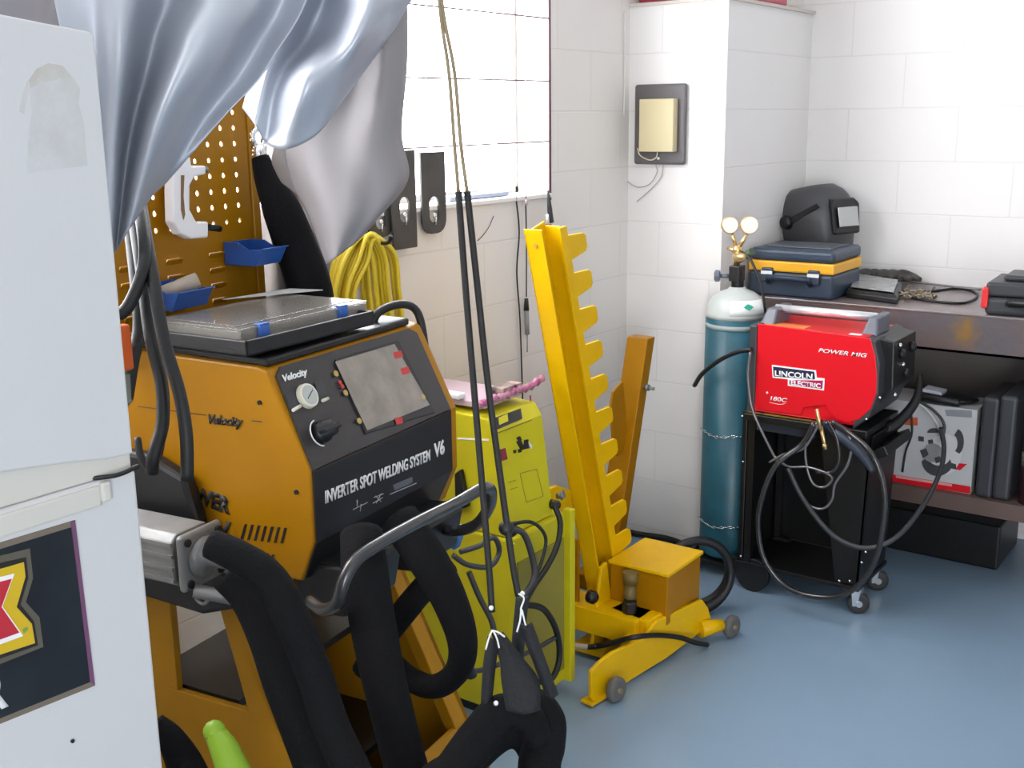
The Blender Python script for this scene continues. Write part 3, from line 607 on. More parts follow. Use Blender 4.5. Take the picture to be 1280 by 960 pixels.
# ================================================================ silver cover
SIL = mat('silver_tarp', (.46, .49, .55), .42, .38, bump=.10, bscale=14, spec=.6)
GRY = mat('grey_tarp', (.25, .232, .24), .6, .1, bump=.25, bscale=22)
GRYD = mat('grey_brown_lining', (.17, .155, .15), .8, bump=.4, bscale=40)
b = B()
def lobe(cols, nu, nv_, amp=.008, fs=7., lift=.35):
    ctrl = []
    for c in cols:
        q = [at(x, y, D=d) for x, y, d in c]; q.insert(0, q[0]+V((-.02, .02, lift))); ctrl.append(q)
    R_ = crgrid(ctrl, nu, nv_)
    out = []
    for i, r in enumerate(R_):
        o_ = []
        for j, p in enumerate(r):
            k = noise.noise(V((p.x*fs, p.y*fs, p.z*fs*.45)))*amp+abs(noise.noise(V((p.x*14, p.y*14+3, p.z*6))))*amp*.6
            o_.append(p+(EYE-p).normalized()*k)
        out.append(o_)
    b.grid(out)
A = lambda L_, ds: [(x, y, d) for (x, y), d in zip(L_, ds)]
b.mi = 0
lobe([A([(60, -60), (80, 60), (97, 180), (105, 330)], [1.42, 1.43, 1.46, 1.50]),
      A([(112, -60), (118, 50), (120, 170), (128, 340)], [1.43, 1.45, 1.48, 1.51]),
      A([(165, -60), (158, 50), (146, 165), (140, 322)], [1.44, 1.45, 1.475, 1.52]),
      A([(215, -60), (192, 55), (163, 175), (146, 312)], [1.55, 1.55, 1.55, 1.54]),
      A([(265, -60), (238, 45), (196, 150), (162, 286)], [1.47, 1.455, 1.465, 1.51]),
      A([(330, -60), (285, 55), (226, 150), (178, 262)], [1.50, 1.49, 1.50, 1.53]),
      A([(362, -60), (312, 68), (250, 152), (192, 243)], [1.58, 1.575, 1.565, 1.56]),
      A([(396, -60), (340, 75), (280, 146), (206, 230)], [1.55, 1.555, 1.56, 1.58])], 110, 60, .010, 5.)
lobe([A([(370, -60), (338, 20), (318, 80), (303, 135)], [1.72, 1.72, 1.72, 1.72]),
      A([(395, -60), (362, 30), (335, 85), (318, 155)], [1.68, 1.68, 1.68, 1.69]),
      A([(412, -60), (385, 40), (352, 100), (334, 180)], [1.74, 1.77, 1.70, 1.71]),
      A([(436, -60), (410, 40), (384, 98), (360, 186)], [1.68, 1.74, 1.63, 1.69]),
      A([(470, -60), (448, 35), (422, 92), (396, 168)], [1.64, 1.64, 1.66, 1.69]),
      A([(505, -60), (480, 25), (455, 75), (424, 132)], [1.69, 1.69, 1.70, 1.72]),
      A([(535, -60), (508, 10), (480, 55), (440, 110)], [1.74, 1.74, 1.75, 1.77])], 90, 50, .010, 7.)
b.mi = 1
lobe([A([(-120, -60), (-120, 0), (-120, 30), (-120, 45)], [1.50]*4),
      A([(-40, -60), (-30, 0), (-20, 30), (0, 45)], [1.52]*4),
      A([(40, -60), (40, 0), (40, 35), (50, 50)], [1.57]*4),
      A([(100, -60), (80, 0), (66, 38), (100, 70)], [1.58]*4),
      A([(170, -60), (140, 0), (118, 50), (130, 120)], [1.63]*4)], 50, 30, .008, 7., .3)
lobe([A([(395, -60), (380, 90), (352, 190), (386, 270), (408, 330)], [1.82, 1.84, 1.92, 1.88, 1.84]),
      A([(420, -60), (412, 90), (380, 185), (402, 262), (412, 328)], [1.79, 1.80, 1.82, 1.79, 1.80]),
      A([(450, -60), (448, 90), (428, 180), (434, 258), (420, 322)], [1.79, 1.80, 1.79, 1.76, 1.78]),
      A([(478, -60), (478, 90), (465, 178), (464, 250), (430, 314)], [1.77, 1.76, 1.76, 1.77, 1.79]),
      A([(500, -60), (500, 90), (490, 170), (494, 236), (448, 300)], [1.80, 1.79, 1.78, 1.78, 1.80]),
      A([(507, -60), (509, 70), (502, 165), (510, 224), (470, 276)], [1.84, 1.84, 1.83, 1.83, 1.83])], 60, 70, .008, 8.)
b.mi = 2
lobe([A([(338, 150), (328, 215), (326, 300), (330, 420)], [2.28]*4),
      A([(352, 150), (346, 215), (348, 300), (352, 420)], [2.24]*4),
      A([(372, 150), (366, 215), (370, 300), (378, 420)], [2.28]*4),
      A([(390, 150), (388, 215), (392, 300), (398, 400)], [2.23]*4),
      A([(405, 150), (412, 215), (414, 300), (410, 360)], [2.27]*4)], 50, 40, .018, 16., .02)
lobe([A([(345, 175), (340, 200), (345, 215), (352, 228)], [1.93]*4),
      A([(360, 168), (358, 198), (366, 222), (376, 248)], [1.90]*4),
      A([(372, 165), (376, 200), (386, 235), (394, 275)], [1.94]*4),
      A([(388, 165), (398, 205), (402, 250), (404, 305)], [1.89]*4),
      A([(402, 165), (414, 210), (416, 260), (410, 322)], [1.92]*4)], 50, 40, .020, 18., .02)
cv = done(b, 'dust_cover', [SIL, GRY, GRYD], solid=.0012, label='big crumpled silver and grey tarpaulin cover hanging down over the machines at top left', cat='cover')
# ================================================================ lime machine
lm = thing('welding_cabinet', (-1.68, 2.19, 0), 'lime yellow two-tier welding machine cabinet between the spot welder and the toothed post', 'welding machine')
b = B(); b.box(-1.90, -1.505, 2.065, 2.315, .03, .505); done(b, 'base_cabinet', LIME, lm, bevel=.006)
b = B(); b.box(-1.5055, -1.4995, 2.09, 2.295, .07, .44); done(b, 'side_grille', LIMED, lm, bevel=.001)
b = B(); b.box(-1.51, -1.485, 2.303, 2.325, .03, .515); b.box(-1.51, -1.494, 2.06, 2.072, .03, .50); done(b, 'corner_trim', LIME, lm, bevel=.002)
b = B(); b.box(-1.86, -1.53, 2.08, 2.30, 0, .03); done(b, 'base', BLKM, lm)
b = B(); b.prism([(-1.90, 2.07, .507), (-1.52, 2.07, .507), (-1.553, 2.07, .768), (-1.575, 2.07, .800), (-1.90, 2.07, .815)], (0, .205, 0)); uc = done(b, 'head_cabinet', LIME, lm, bevel=.004)
un = V((.261, 0, .033)).normalized(); ul = ((-1.5195, 2.1, .507), un)
def onu(x, y): return at(x, y, pl=ul)
b = B(); b.tube([onu(614, 544)+un*.001, onu(664, 525)+un*.001], .0009, 6, cr=False); done(b, 'seam_line', mat('dark_olive', (.12, .10, .03), .6), uc)
tn = V((.032, 0, .022)).normalized(); tl = ((-1.553, 2.1, .768), tn)
b = B(); slabpx(b, [(612, 525), (650, 511), (652, 524), (614, 540)], tl, .003); dp = done(b, 'display_bezel', BLK, lm)
b = B(); slabpx(b, [(622, 523), (633, 518), (634, 527), (623, 532)], tl, .001, .003); done(b, 'display_window', LIME, dp)
b = B()
for pts in ([(645, 547), (650, 545), (652, 550), (648, 552)], [(645, 552), (651, 550), (656, 561), (651, 563)], [(655, 550), (660, 549), (663, 560), (658, 561), (654, 562)], [(641, 563), (645, 562), (645, 566), (642, 567)], [(647, 562), (652, 560), (652, 565), (648, 566)]): slabpx(b, pts, ul, .001)
done(b, 'emblem', BLKP, lm)
b = B(); slabpx(b, [(660, 551), (664, 556), (665, 561), (661, 560)], ul, .001); done(b, 'emblem', WHITE, lm, label='white patch of the black emblem')
b = B(); slabpx(b, [(625, 562), (631, 560), (634, 574), (627, 576)], ul, .002); done(b, 'tag', mat('maroon_plastic', (.25, .03, .05), .5), lm)
b = B()
for A_, B_ in (((650, 592), (671, 586)), ((671, 586), (679, 620)), ((679, 620), (658, 628)), ((658, 628), (650, 592)), ((636, 603), (645, 600)), ((638, 612), (647, 609))): b.tube([onu(*A_), onu(*B_)], .0009, 5, cr=False)
done(b, 'embossed_panel', MATS['lime_grille_paint'], lm)
b = B(); pf = ((-1.7, 2.07, .7), (0, -1, 0)); slabpx(b, [(572, 547), (611, 549), (611, 551), (572, 549)], pf, .0015); done(b, 'pinstripe', WHITE, lm)
b = B(); slabpx(b, [(573, 590), (580, 585), (589, 632), (574, 636)], pf, .018); done(b, 'socket', BLK, lm, bevel=.004)
def knob(x, y, X, r, m_):
    b = B(); q = at(x, y, X=X); b.lathe([(r*1.1, 0), (r, .006), (r, .02), (r*.6, .026), (0, .027)], q, (1, 0, 0), 16); return done(b, 'socket', m_, lm)
knob(634, 661, -1.505, .016, BLK); knob(689, 630, -1.525, .012, BLK)
b = B(); q = at(697, 620, X=-1.53); b.cyl(q, q+V((.02, 0, .006)), .008); b.ring(q+V((.012, .004, .004)), (1, .3, 0), .011, .003, 12, 6); done(b, 'tap', STEEL, lm)
# cables of the lime machine
def cab(pts, r, label, m_=RUB, cat='cable', group=None):
    b = B(); b.tube([at(x, y, X=X) for x, y, X in pts], r, 10); return done(b, 'power_cable', m_, label=label, cat=cat, group=group)
cab([(640, 660, -1.48), (655, 668, -1.46), (665, 695, -1.45), (668, 722, -1.44), (655, 745, -1.43)], .008, 'dark grey cable curving from the left socket of the lime machine', DGREY)
cab([(638, 655, -1.48), (665, 653, -1.46), (682, 672, -1.46), (676, 705, -1.45), (662, 735, -1.44)], .0045, 'thin black lead arching over the shelf edge of the lime machine')
cab([(692, 630, -1.49), (700, 652, -1.47), (697, 680, -1.46), (684, 708, -1.45), (664, 738, -1.44), (652, 768, -1.43), (655, 800, -1.43)], .0075, 'black cable hanging from the right socket of the lime machine')
cab([(655, 755, -1.44), (680, 762, -1.44), (696, 790, -1.44), (699, 825, -1.44), (688, 850, -1.44), (668, 852, -1.44)], .008, 'black cable looping low against the grille of the lime machine')
cab([(697, 795, -1.445), (668, 812, -1.44), (630, 828, -1.42), (600, 838, -1.42), (575, 838, -1.42)], .006, 'grey-black cable running low across the lime machine to the left', DGREY)
cab([(575, 690, -1.52), (600, 682, -1.5), (617, 672, -1.48), (624, 690, -1.48), (612, 708, -1.48), (585, 706, -1.5), (566, 694, -1.52)], .0065, 'black cable loop next to the blue plug at the lime machine', DGREY)
cab([(586, 715, -1.5), (600, 748, -1.48), (614, 775, -1.46), (620, 800, -1.45), (628, 825, -1.45)], .007, 'black cable slanting down to the left tie of the sling', DGREY)
b = B(); b.box(-.016, .016, -.012, .012, -.02, .02, Matrix.Rotation(.4, 3, 'Y')); b.bm.transform(Matrix.Translation(at(568, 674, X=-1.56)))
done(b, 'blue_plug', mat('bright_blue_plastic', (.03, .16, .55), .3), bevel=.005, label='bright blue plug between the push handle and the lime machine', cat='plug')
b = B(); b.tube([at(558, 656, X=-1.55), at(575, 658, X=-1.55), at(583, 664, X=-1.55)], .006, 8); done(b, 'white_rag', WHITE, label='small white strip above the blue plug', cat='strip')
# things on top of the lime machine
b = B(); L_ = [(596, 508), (612, 500), (628, 496), (645, 488), (660, 484), (678, 473)]
pts = [at(x, y, X=-1.60) for x, y in L_]; b.tube(pts, .009, 10, sub=5)
for i, v in enumerate(b.bm.verts): v.co += V((0, 0, .0035*math.sin(i*.35)))
done(b, 'plastic_roll', mat('magenta_wrap', (.36, .05, .17), .35, bump=.6, bscale=90, var=.6, vscale=70, var_col=(.55, .30, .38)), label='twisted magenta and pink plastic wrap lying on top of the lime machine', cat='plastic wrap')
b = B(); q = at(663, 500, X=-1.60); b.cyl(q+V((0, 0, -.03)), q+V((0, 0, .012)), .0025, n=8); done(b, 'plum_rod', mat('plum_plastic', (.3, .03, .12), .4), label='short plum rod sticking up beside the plastic wrap', cat='rod')
b = B(); b.box(-1.88, -1.60, 2.085, 2.25, .816, .832, Matrix.Rotation(.04, 3, 'Z')); done(b, 'paper_pad', mat('pink_paper', (.50, .37, .42), .6), bevel=.003, label='flat pinkish paper pad on top of the lime machine', cat='papers')
b = B(); b.box(-1.75, -1.66, 2.072, 2.10, .8335, .848); done(b, 'folded_rag', mat('white_cloth', (.75, .76, .8), .8, bump=.5), bevel=.004, label='small folded white rag on the near edge of the paper pad', cat='rag')
b = B(); q = at(650, 515, X=-1.59); b.box(-.02, .02, -.04, .04, -.01, .008); b.bm.transform(Matrix.Translation(V((-1.62, 2.215, .8425)))); done(b, 'dark_box', [mat('dark_carton', (.03, .025, .03), .5, var=.7, vscale=30, var_col=(.5, .35, .3))], bevel=.002, label='small dark and tan printed box at the right end of the paper pad', cat='box')
# ================================================================ toothed pulling post on wheels
Y2 = YEL2
pt = thing('pulling_tower', (-1.52, 2.55, 0), 'bright yellow wheeled panel-pulling tower with a leaning toothed post', 'pulling tower')
lean = .284
def pp(x, l, z): return V((x, 2.554-lean*(z-.24)+l, z+l*lean))
b = B()
def pbox(b, x0, x1, l0, l1, z0, z1): b.prism([pp(x0, l0, z0), pp(x1, l0, z0), pp(x1, l1, z0), pp(x0, l1, z0)], pp(0, 0, z1)-pp(0, 0, z0))
pbox(b, -1.604, -1.550, 0, .005, .10, 1.235); pbox(b, -1.604, -1.598, 0, .084, .12, 1.225); pbox(b, -1.600, -1.553, .078, .084, .12, 1.215)
po = done(b, 'post', Y2, pt, bevel=.0015)
b = B(); q = pp(-1.575, -.0008, 1.195); b.cyl(q, q+V((0, -.002, 0)), .0055, n=12); done(b, 'bolt_hole', mat('orange_hole', (.45, .2, .01), .6), po)
# toothed rack: one plate outline
out = [(0.068, 1.215), (.098, 1.21)]
z = 1.215
for k in range(11):
    zt_ = 1.195-k*.0985
    if zt_ < .30: break
    out += [(.098, zt_-.010), (.164, zt_-.028), (.174, zt_-.038), (.173, zt_-.068), (.164, zt_-.076), (.098, zt_-.074)]
out += [(.098, .17), (.068, .13)]
b = B(); b.prism([pp(-1.553, l, z) for l, z in out], (.009, 0, 0)); done(b, 'toothed_rack', Y2, pt, bevel=.0015)
b = B(); b.prism([pp(-1.55, .0, .26), pp(-1.55, .03, .26), pp(-1.55, .02, .13), V((-1.55, 2.60, .03)), V((-1.55, 2.50, .03))], (.012, 0, 0)); b.box(-1.60, -1.50, 2.49, 2.60, .015, .035); br_ = done(b, 'base_bracket', Y2, pt, bevel=.003)
for q, r in ((at(737, 745, X=-1.54), .019),):
    b = B(); b.lathe([(r, 0), (r, .016), (r*.7, .024), (0, .025)], q, (1, -.2, 0), 10); done(b, 'lock_knob', BLK, pt)
b = B(); b.cyl(V((-1.445, 2.545, .15)), V((-1.445, 2.545, .185)), .022, n=6, smooth=False); done(b, 'lock_knob', BLK, pt, bevel=.003)
# foot plate
fa_ = math.atan2(.08, .56); fd_ = V((math.sin(fa_), math.cos(fa_), 0)); fn_ = V((math.cos(fa_), -math.sin(fa_), 0)); F0 = V((-1.402, 2.262, 0))
fpl = (F0, fn_)
b = B(); slabpx(b, [(735, 838), (746, 826), (762, 814), (800, 797), (818, 774), (874, 748), (881, 758), (885, 772), (868, 792), (828, 822), (785, 848), (760, 866), (742, 878), (735, 872)], (F0-fn_*.012, fn_), .012); ft = done(b, 'foot_plate', Y2, pt, bevel=.003)
b = B(); b.box(-1.425, -1.385, 2.262, 2.35, .006, .014, Matrix.Rotation(-fa_, 3, 'Z')); done(b, 'end_flange', Y2, pt, bevel=.002)
b = B(); M_ = Matrix.Translation(F0) @ Matrix.Rotation(-fa_, 4, 'Z'); b.M = M_
b.box(-.055, -.012, .20, .42, .05, .11); b.box(-.14, -.012, .26, .34, .07, .15); done(b, 'cross_member', Y2, pt, bevel=.003)
def wheel(c, r, ax, t=.022):
    a = V(ax).normalized(); b = B(); b.lathe([(r*.55, -t/2), (r*.9, -t/2), (r, -t*.3), (r, t*.3), (r*.9, t/2), (r*.55, t/2)], c, a, 22)
    wo = done(b, 'wheel', mat('grey_tyre', (.12, .115, .11), .6), pt); b = B(); b.lathe([(r*.56, -t*.45), (r*.3, -t*.35), (r*.3, t*.35), (r*.56, t*.45)], c, a, 18)
    b.cyl(V(c)-a*t*.8, V(c)+a*t*.8, r*.22); done(b, 'hub', mat('brown_hub', (.22, .16, .09), .5), wo)
wheel(F0+fd_*.075+fn_*.030+V((0, 0, .034)), .034, fn_); wheel(F0+fd_*.60+fn_*.045+V((0, 0, .034)), .034, fn_)
b = B(); b.tube([F0+fd_*.50+fn_*.0+V((0, 0, .045)), F0+fd_*.57+fn_*.03+V((0, 0, .045))], [.026, .018], 14, cr=False); done(b, 'axle_boss', Y2, pt)
wheel(V((-1.86, 2.36, .034)), .034, (1, 0, 0)); wheel(V((-1.86, 2.86, .034)), .034, (1, 0, 0))
b = B(); b.box(-1.90, -1.40, 2.50, 2.60, .075, .15); b.box(-1.885, -1.84, 2.33, 2.90, .05, .14); done(b, 'cross_member', Y2, pt, bevel=.003)
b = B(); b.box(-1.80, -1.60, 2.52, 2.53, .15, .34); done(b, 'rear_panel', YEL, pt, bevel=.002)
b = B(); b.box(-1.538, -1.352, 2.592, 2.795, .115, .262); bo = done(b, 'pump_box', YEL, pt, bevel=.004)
b = B(); b.box(-1.540, -1.346, 2.586, 2.80, .262, .272); done(b, 'box_lid', Y2, bo, bevel=.002)
b = B(); b.cyl((-1.455, 2.565, .155), (-1.455, 2.565, .23), .018); b.cyl((-1.455, 2.565, .23), (-1.455, 2.565, .262), .022); done(b, 'ram', mat('dull_ram', (.16, .11, .03), .5, .2), pt)
b = B(); b.box(-1.455, -1.40, 2.64, 2.76, .04, .115); done(b, 'box_mount', Y2, pt)
b = B(); b.prism([at(x, y, X=-1.60) for x, y in ((714, 613), (697, 607), (688, 611), (685, 622), (690, 638), (716, 640))], (-.012, 0, 0)); done(b, 'ear_plate', Y2, pt, bevel=.002)
# rear arm
b = B(); ar = lambda x, y, z: V((x, y+.28*(z-.2), z))
def abox(b, x0, x1, y0, y1, z0, z1): b.prism([ar(x0, y0, z0), ar(x1, y0, z0), ar(x1, y1, z0), ar(x0, y1, z0)], ar(0, 0, z1)-ar(0, 0, z0))
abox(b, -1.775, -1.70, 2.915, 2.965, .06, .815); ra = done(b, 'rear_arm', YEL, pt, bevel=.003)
b = B(); b.prism([at(x, y, X=-1.735) for x, y in ((776, 476), (764, 490), (761, 510), (765, 560), (770, 570), (784, 560))], (.008, 0, 0)); done(b, 'gusset', YEL, ra, bevel=.001)
b = B(); q = ar(-1.70, 2.945, .66); b.cyl(q, q+V((.015, 0, 0)), .011, n=8); b.cyl(q, q+V((.03, .01, -.004)), .005, n=8); done(b, 'bolt', STEEL, ra)
b = B(); b.box(-1.80, -1.62, 2.80, 2.93, .05, .10); done(b, 'arm_socket', YEL, pt, bevel=.003)
# hoses on the floor
b = B(); L_ = [at(690, 800, Z=.05), at(712, 806, Z=.05), at(735, 809, Z=.05)]; b.tube(L_, .0085, 10)
fh_ = thing('floor_hose', L_[2], 'thin hose with a beige end crossing the foot of the toothed tower', 'hose'); done(b, 'beige_end', mat('beige_rubber', (.42, .34, .27), .6), fh_, label='beige end piece')
on = lambda x, y, k: at(x, y, pl=(F0+fn_*k, fn_))
b = B(); b.tube([at(733, 809, Z=.05), at(752, 807, Z=.055), on(790, 797, .012), on(822, 794, .012), on(850, 797, .018), on(868, 803, .035), at(884, 806, Z=.01)], .0075, 10); done(b, 'black_length', RUB, fh_)
b = B(); b.ring((-1.43, 2.93, .127), (.75, -.66, .08), .112, .014, 40, 12); b.ring((-1.445, 2.955, .125), (.70, -.70, -.05), .108, .014, 40, 12); done(b, 'hose_coil', RUB, label='black hose coil standing on edge behind the yellow pump box', cat='hose')
b = B(); b.tube([at(700, 659, Z=.03), at(775, 664, Z=.012), at(800, 668, Z=.012), at(840, 675, Z=.012), (-1.62, 3.36, .012)], .011, 10); done(b, 'floor_cable', RUB, label='black cable lying along the foot of the boxed corner column', cat='cable')
b = B(); b.prism([at(848, 668, Z=.0), at(872, 690, Z=0), at(880, 665, Z=0)], (0, 0, .02)); q = at(868, 646, Y=3.33)
b = B(); b.loft([[V((-1.68, 3.36, 0)), V((-1.60, 3.22, 0)), V((-1.60, 3.40, 0))], [V((-1.63, 3.34, .07)), V((-1.62, 3.31, .07)), V((-1.615, 3.35, .075))]], smooth=False); done(b, 'floor_bag', BLK, bevel=.006, label='small black pointed bag on the floor against the gas bottle', cat='bag')
# ================================================================ on the walls
pn_ = (V((0, YP, 0)), V((0, -1, 0)))
pq = [at(x, y, Y=YP) for x, y in ((797, 106), (861, 108), (861, 206), (797, 204))]
x0 = pq[0].x; x1 = pq[1].x; za = pq[2].z; zb = pq[0].z
wp = thing('wall_box', ((x0+x1)/2, YP-.01, za), 'cream control box mounted on a rounded dark grey backing panel on the white corner column', 'control box')
b = B(); b.box(x0, x1, YP-.022, YP-.001, za, zb); done(b, 'backing_panel', mat('slate_plastic', (.115, .105, .11), .35, bump=.06, bscale=200), wp, bevel=.009, seg=4)
cq = [at(x, y, Y=YP-.055) for x, y in ((799, 124), (842, 122), (842, 190), (799, 190))]
b = B(); b.box(cq[0].x, cq[1].x, YP-.055, YP-.022, cq[2].z, cq[0].z); done(b, 'control_box', mat('cream_enamel', (.66, .57, .34), .3, coat=.3), wp, bevel=.003)
b = B(); b.tube([at(797, 185, Y=YP-.03), at(800, 194, Y=YP-.03), at(812, 200, Y=YP-.03), at(820, 197, Y=YP-.03), at(822, 190, Y=YP-.03)], .0022, 8); done(b, 'wire', mat('pale_wire', (.7, .66, .5), .5), wp)
for i, L_ in enumerate(([(820, 206), (821, 216), (812, 230), (797, 234), (783, 226)], [(829, 206), (826, 222), (812, 238), (796, 252)])):
    b = B(); b.tube([at(x, y, Y=YP-.006) for x, y in L_], .0016, 6); done(b, 'wire', mat('grey_wire', (.4, .4, .4), .5), wp)
b = B(); q = at(823, 198, Y=YP-.024); b.ball(q, .005, 6); done(b, 'button', WHITE, wp)
b = B(); b.tube([at(781, 14, X=XL+.006), at(781, 90, X=XL+.006), at(780, 145, X=XL+.006)], .003, 8); done(b, 'conduit', mat('wall_paint_plain', (.72, .69, .66), .5), label='thin white conduit running down the corner beside the column', cat='conduit')
CRIM = mat('crimson_cloth', (.34, .04, .08), .7, bump=.3)
b = B(); b.box(-1.965, -1.80, YP+.02, YP+.2, 1.873, 1.98); done(b, 'storage_box', CRIM, bevel=.01, label='dark red box on top of the corner column, left one', cat='box')
b = B(); b.box(-1.745, -1.64, YP+.01, YP+.52, 1.873, 2.0); done(b, 'storage_box', mat('rose_plastic', (.55, .13, .17), .5), bevel=.012, label='rose pink box on top of the corner column, right one', cat='box')
# yellow hose coil on its hook
b = B(); rnd = random.Random(3)
for k in range(11):
    xt = 437+k*4.2; xl = 412+k*3.0+rnd.uniform(-2, 2); xr = 456+k*4.6+rnd.uniform(-2, 2); dx = XL+.012+.007*(k % 4)+.002*k
    pts = [(xt+(456-xt)*.5, 296-4*math.sin(k)), ((xl+xt)/2-2, 318+k), (xl, 365), (xl+2, 415), (xl+12, 455), ((xl+xr)/2+8, 472), (xr-4, 455), (xr+3, 415), (xr-2, 360), ((xt+xr)/2+3, 316)]
    b.tube([at(x, y, X=dx) for x, y in pts], .0065, 8, closed=True, sub=5)
yc = done(b, 'hose_coil', mat('yellow_hose', (.72, .55, .02), .35, coat=.3), label='coiled yellow air hose hanging on the wall below the window', cat='hose')
b = B(); q = at(458, 302, X=XL); b.tube([q, q+V((.07, 0, 0)), q+V((.085, 0, .02))], .005, 8); done(b, 'wall_hook', BLKM, label='black wall hook carrying the yellow hose coil', cat='hook')
# dark pull plates hung in front of the window
def plate(xs, y0, y1, hole, rnd_, X_, label):
    t = thing('pull_plate', at((xs[0]+xs[1])/2, y1, X=X_), label, 'steel plate', group='dark pull plates below the window')
    a, c = at(xs[0], (y0+y1)/2, X=X_), at(xs[1], (y0+y1)/2, X=X_); zt_, zb_ = at((xs[0]+xs[1])/2, y0, X=X_).z, at((xs[0]+xs[1])/2, y1, X=X_).z
    yc_ = (a.y+c.y)/2; hw = (c.y-a.y)/2; zh = at(hole[0], hole[1], X=X_).z; hr = hw*.40; hl = hr*.75
    r = hw*.75 if rnd_ else hw*.06
    N = 32
    def outer(t_):
        ca, sa = math.cos(t_), math.sin(t_)
        # rounded rectangle by ray casting from the hole centre
        lo, hi = 0, 2.
        def inside(d):
            y, z = d*ca, zh+d*sa
            if abs(y) > hw or z > zt_ or z < zb_: return False
            if z < zb_+r and abs(y) > hw-r and (abs(y)-(hw-r))**2+(zb_+r-z)**2 > r*r: return False
            return True
        for _ in range(30):
            m_ = (lo+hi)/2
            if inside(m_): lo = m_
            else: hi = m_
        return (yc_+lo*ca, zh+lo*sa)
    angs = sorted([2*math.pi*k/N for k in range(N)]+[math.atan2(zt_-zh, s*hw) % (2*math.pi) for s in (-1, 1)]+[math.atan2(zb_-zh, s*hw) % (2*math.pi) for s in (-1, 1)])
    b = B(); I = []; O_ = []
    for t_ in angs:
        I.append((yc_+hr*math.cos(t_), zh+(hr*math.sin(t_)+(hl if math.sin(t_) > 0 else -hl)))); O_.append(outer(t_))
    for xx in (X_, X_+.006):
        pass
    vi = [[b.v((xx, *p)) for p in I] for xx in (X_, X_+.006)]; vo = [[b.v((xx, *p)) for p in O_] for xx in (X_, X_+.006)]
    n = len(angs)
    for i in range(n):
        j = (i+1) % n
        b.f([vi[1][i], vo[1][i], vo[1][j], vi[1][j]]); b.f([vi[0][i], vi[0][j], vo[0][j], vo[0][i]])
        b.f([vo[0][i], vo[0][j], vo[1][j], vo[1][i]]); b.f([vi[0][i], vi[1][i], vi[1][j], vi[0][j]])
    done(b, 'plate', mat('worn_dark_steel', (.085, .08, .075), .5, .3, bump=.2, bscale=60, var=.4, vscale=10), t)
    b = B(); b.tube([(X_+.012, yc_, zh-hr), (X_+.012, yc_-.003, zh-hr-.02)], .0022, 6, cr=False); b.ball((X_+.008, yc_, zh-hr+.004), .008, 6, (.5, 1, 1)); done(b, 'peg', CHROME, t)
plate((457, 488), 205, 297, (472, 271), 1, XL+.010, 'dark steel plate with rounded foot, mostly behind the grey cover')
plate((488, 518), 188, 311, (505, 262), 0, XL+.022, 'dark steel plate with a square cut foot, longest of the three hanging plates')
plate((525, 555), 190, 292, (540, 262), 1, XL+.012, 'dark steel plate with rounded foot nearest the long cords')
b = B(); b.box(XL-.09, XL-.03, at(556, 250, X=XL-.05).y, at(630, 250, X=XL-.05).y, ZS+.003, ZS+.016); done(b, 'sill_strip', mat('pale_blue_plastic', (.3, .34, .45), .3), bevel=.003, label='pale blue-grey flat strip lying on the window sill', cat='strip')
t = thing('wall_lead', at(658, 440, X=XL+.012), 'thin black lead hanging on the wall with a small clear plug', 'lead')
b = B(); b.tube([at(x, y, X=XL+.012) for x, y in ((657, 245), (658, 300), (658, 371))], .002, 6); done(b, 'cord', CORD, t)
b = B(); b.cyl(at(658, 373, X=XL+.014), at(658, 388, X=XL+.014), .006, .009); done(b, 'plug_cap', BLK, t)
b = B(); b.cyl(at(658, 388, X=XL+.014), at(659, 418, X=XL+.014), .0075); b.cyl(at(659, 418, X=XL+.014), at(659, 440, X=XL+.014), .002); done(b, 'plug_body', mat('smoke_clear', (.3, .3, .32), .2, alpha=.7), t)
b = B(); b.tube([at(x, y, X=XL+.010) for x, y in ((645, 246), (649, 290), (646, 340), (650, 400), (653, 490), (654, 540))], .0024, 6); done(b, 'power_lead', CORD, label='thin black cord hanging down the wall left of the toothed post', cat='cord')
b = B(); b.tube([at(x, y, X=XL+.006) for x, y in ((617, 270), (611, 284), (604, 294), (597, 301))], .0012, 6); done(b, 'wire_scrap', CORD, label='short loose wire end on the wall under the sill', cat='wire')
t = thing('marker_tool', at(687, 285, X=XL+.05), 'slim hand tool with a red tip hanging just above the toothed post', 'hand tool')
b = B(); b.tube([at(685, 238, X=XL+.05), at(687, 260, X=XL+.05), at(689, 278, X=XL+.05)], [.003, .008, .009], 8); done(b, 'handle', DGREY, t)
b = B(); b.cyl(at(684, 268, X=XL+.06), at(685, 280, X=XL+.06), .0045); done(b, 'label_band', WHITE, t)
b = B(); b.cyl(at(686, 280, X=XL+.05), at(686, 292, X=XL+.05), .009); done(b, 'tip', mat('red_tip', (.7, .06, .02), .4), t)
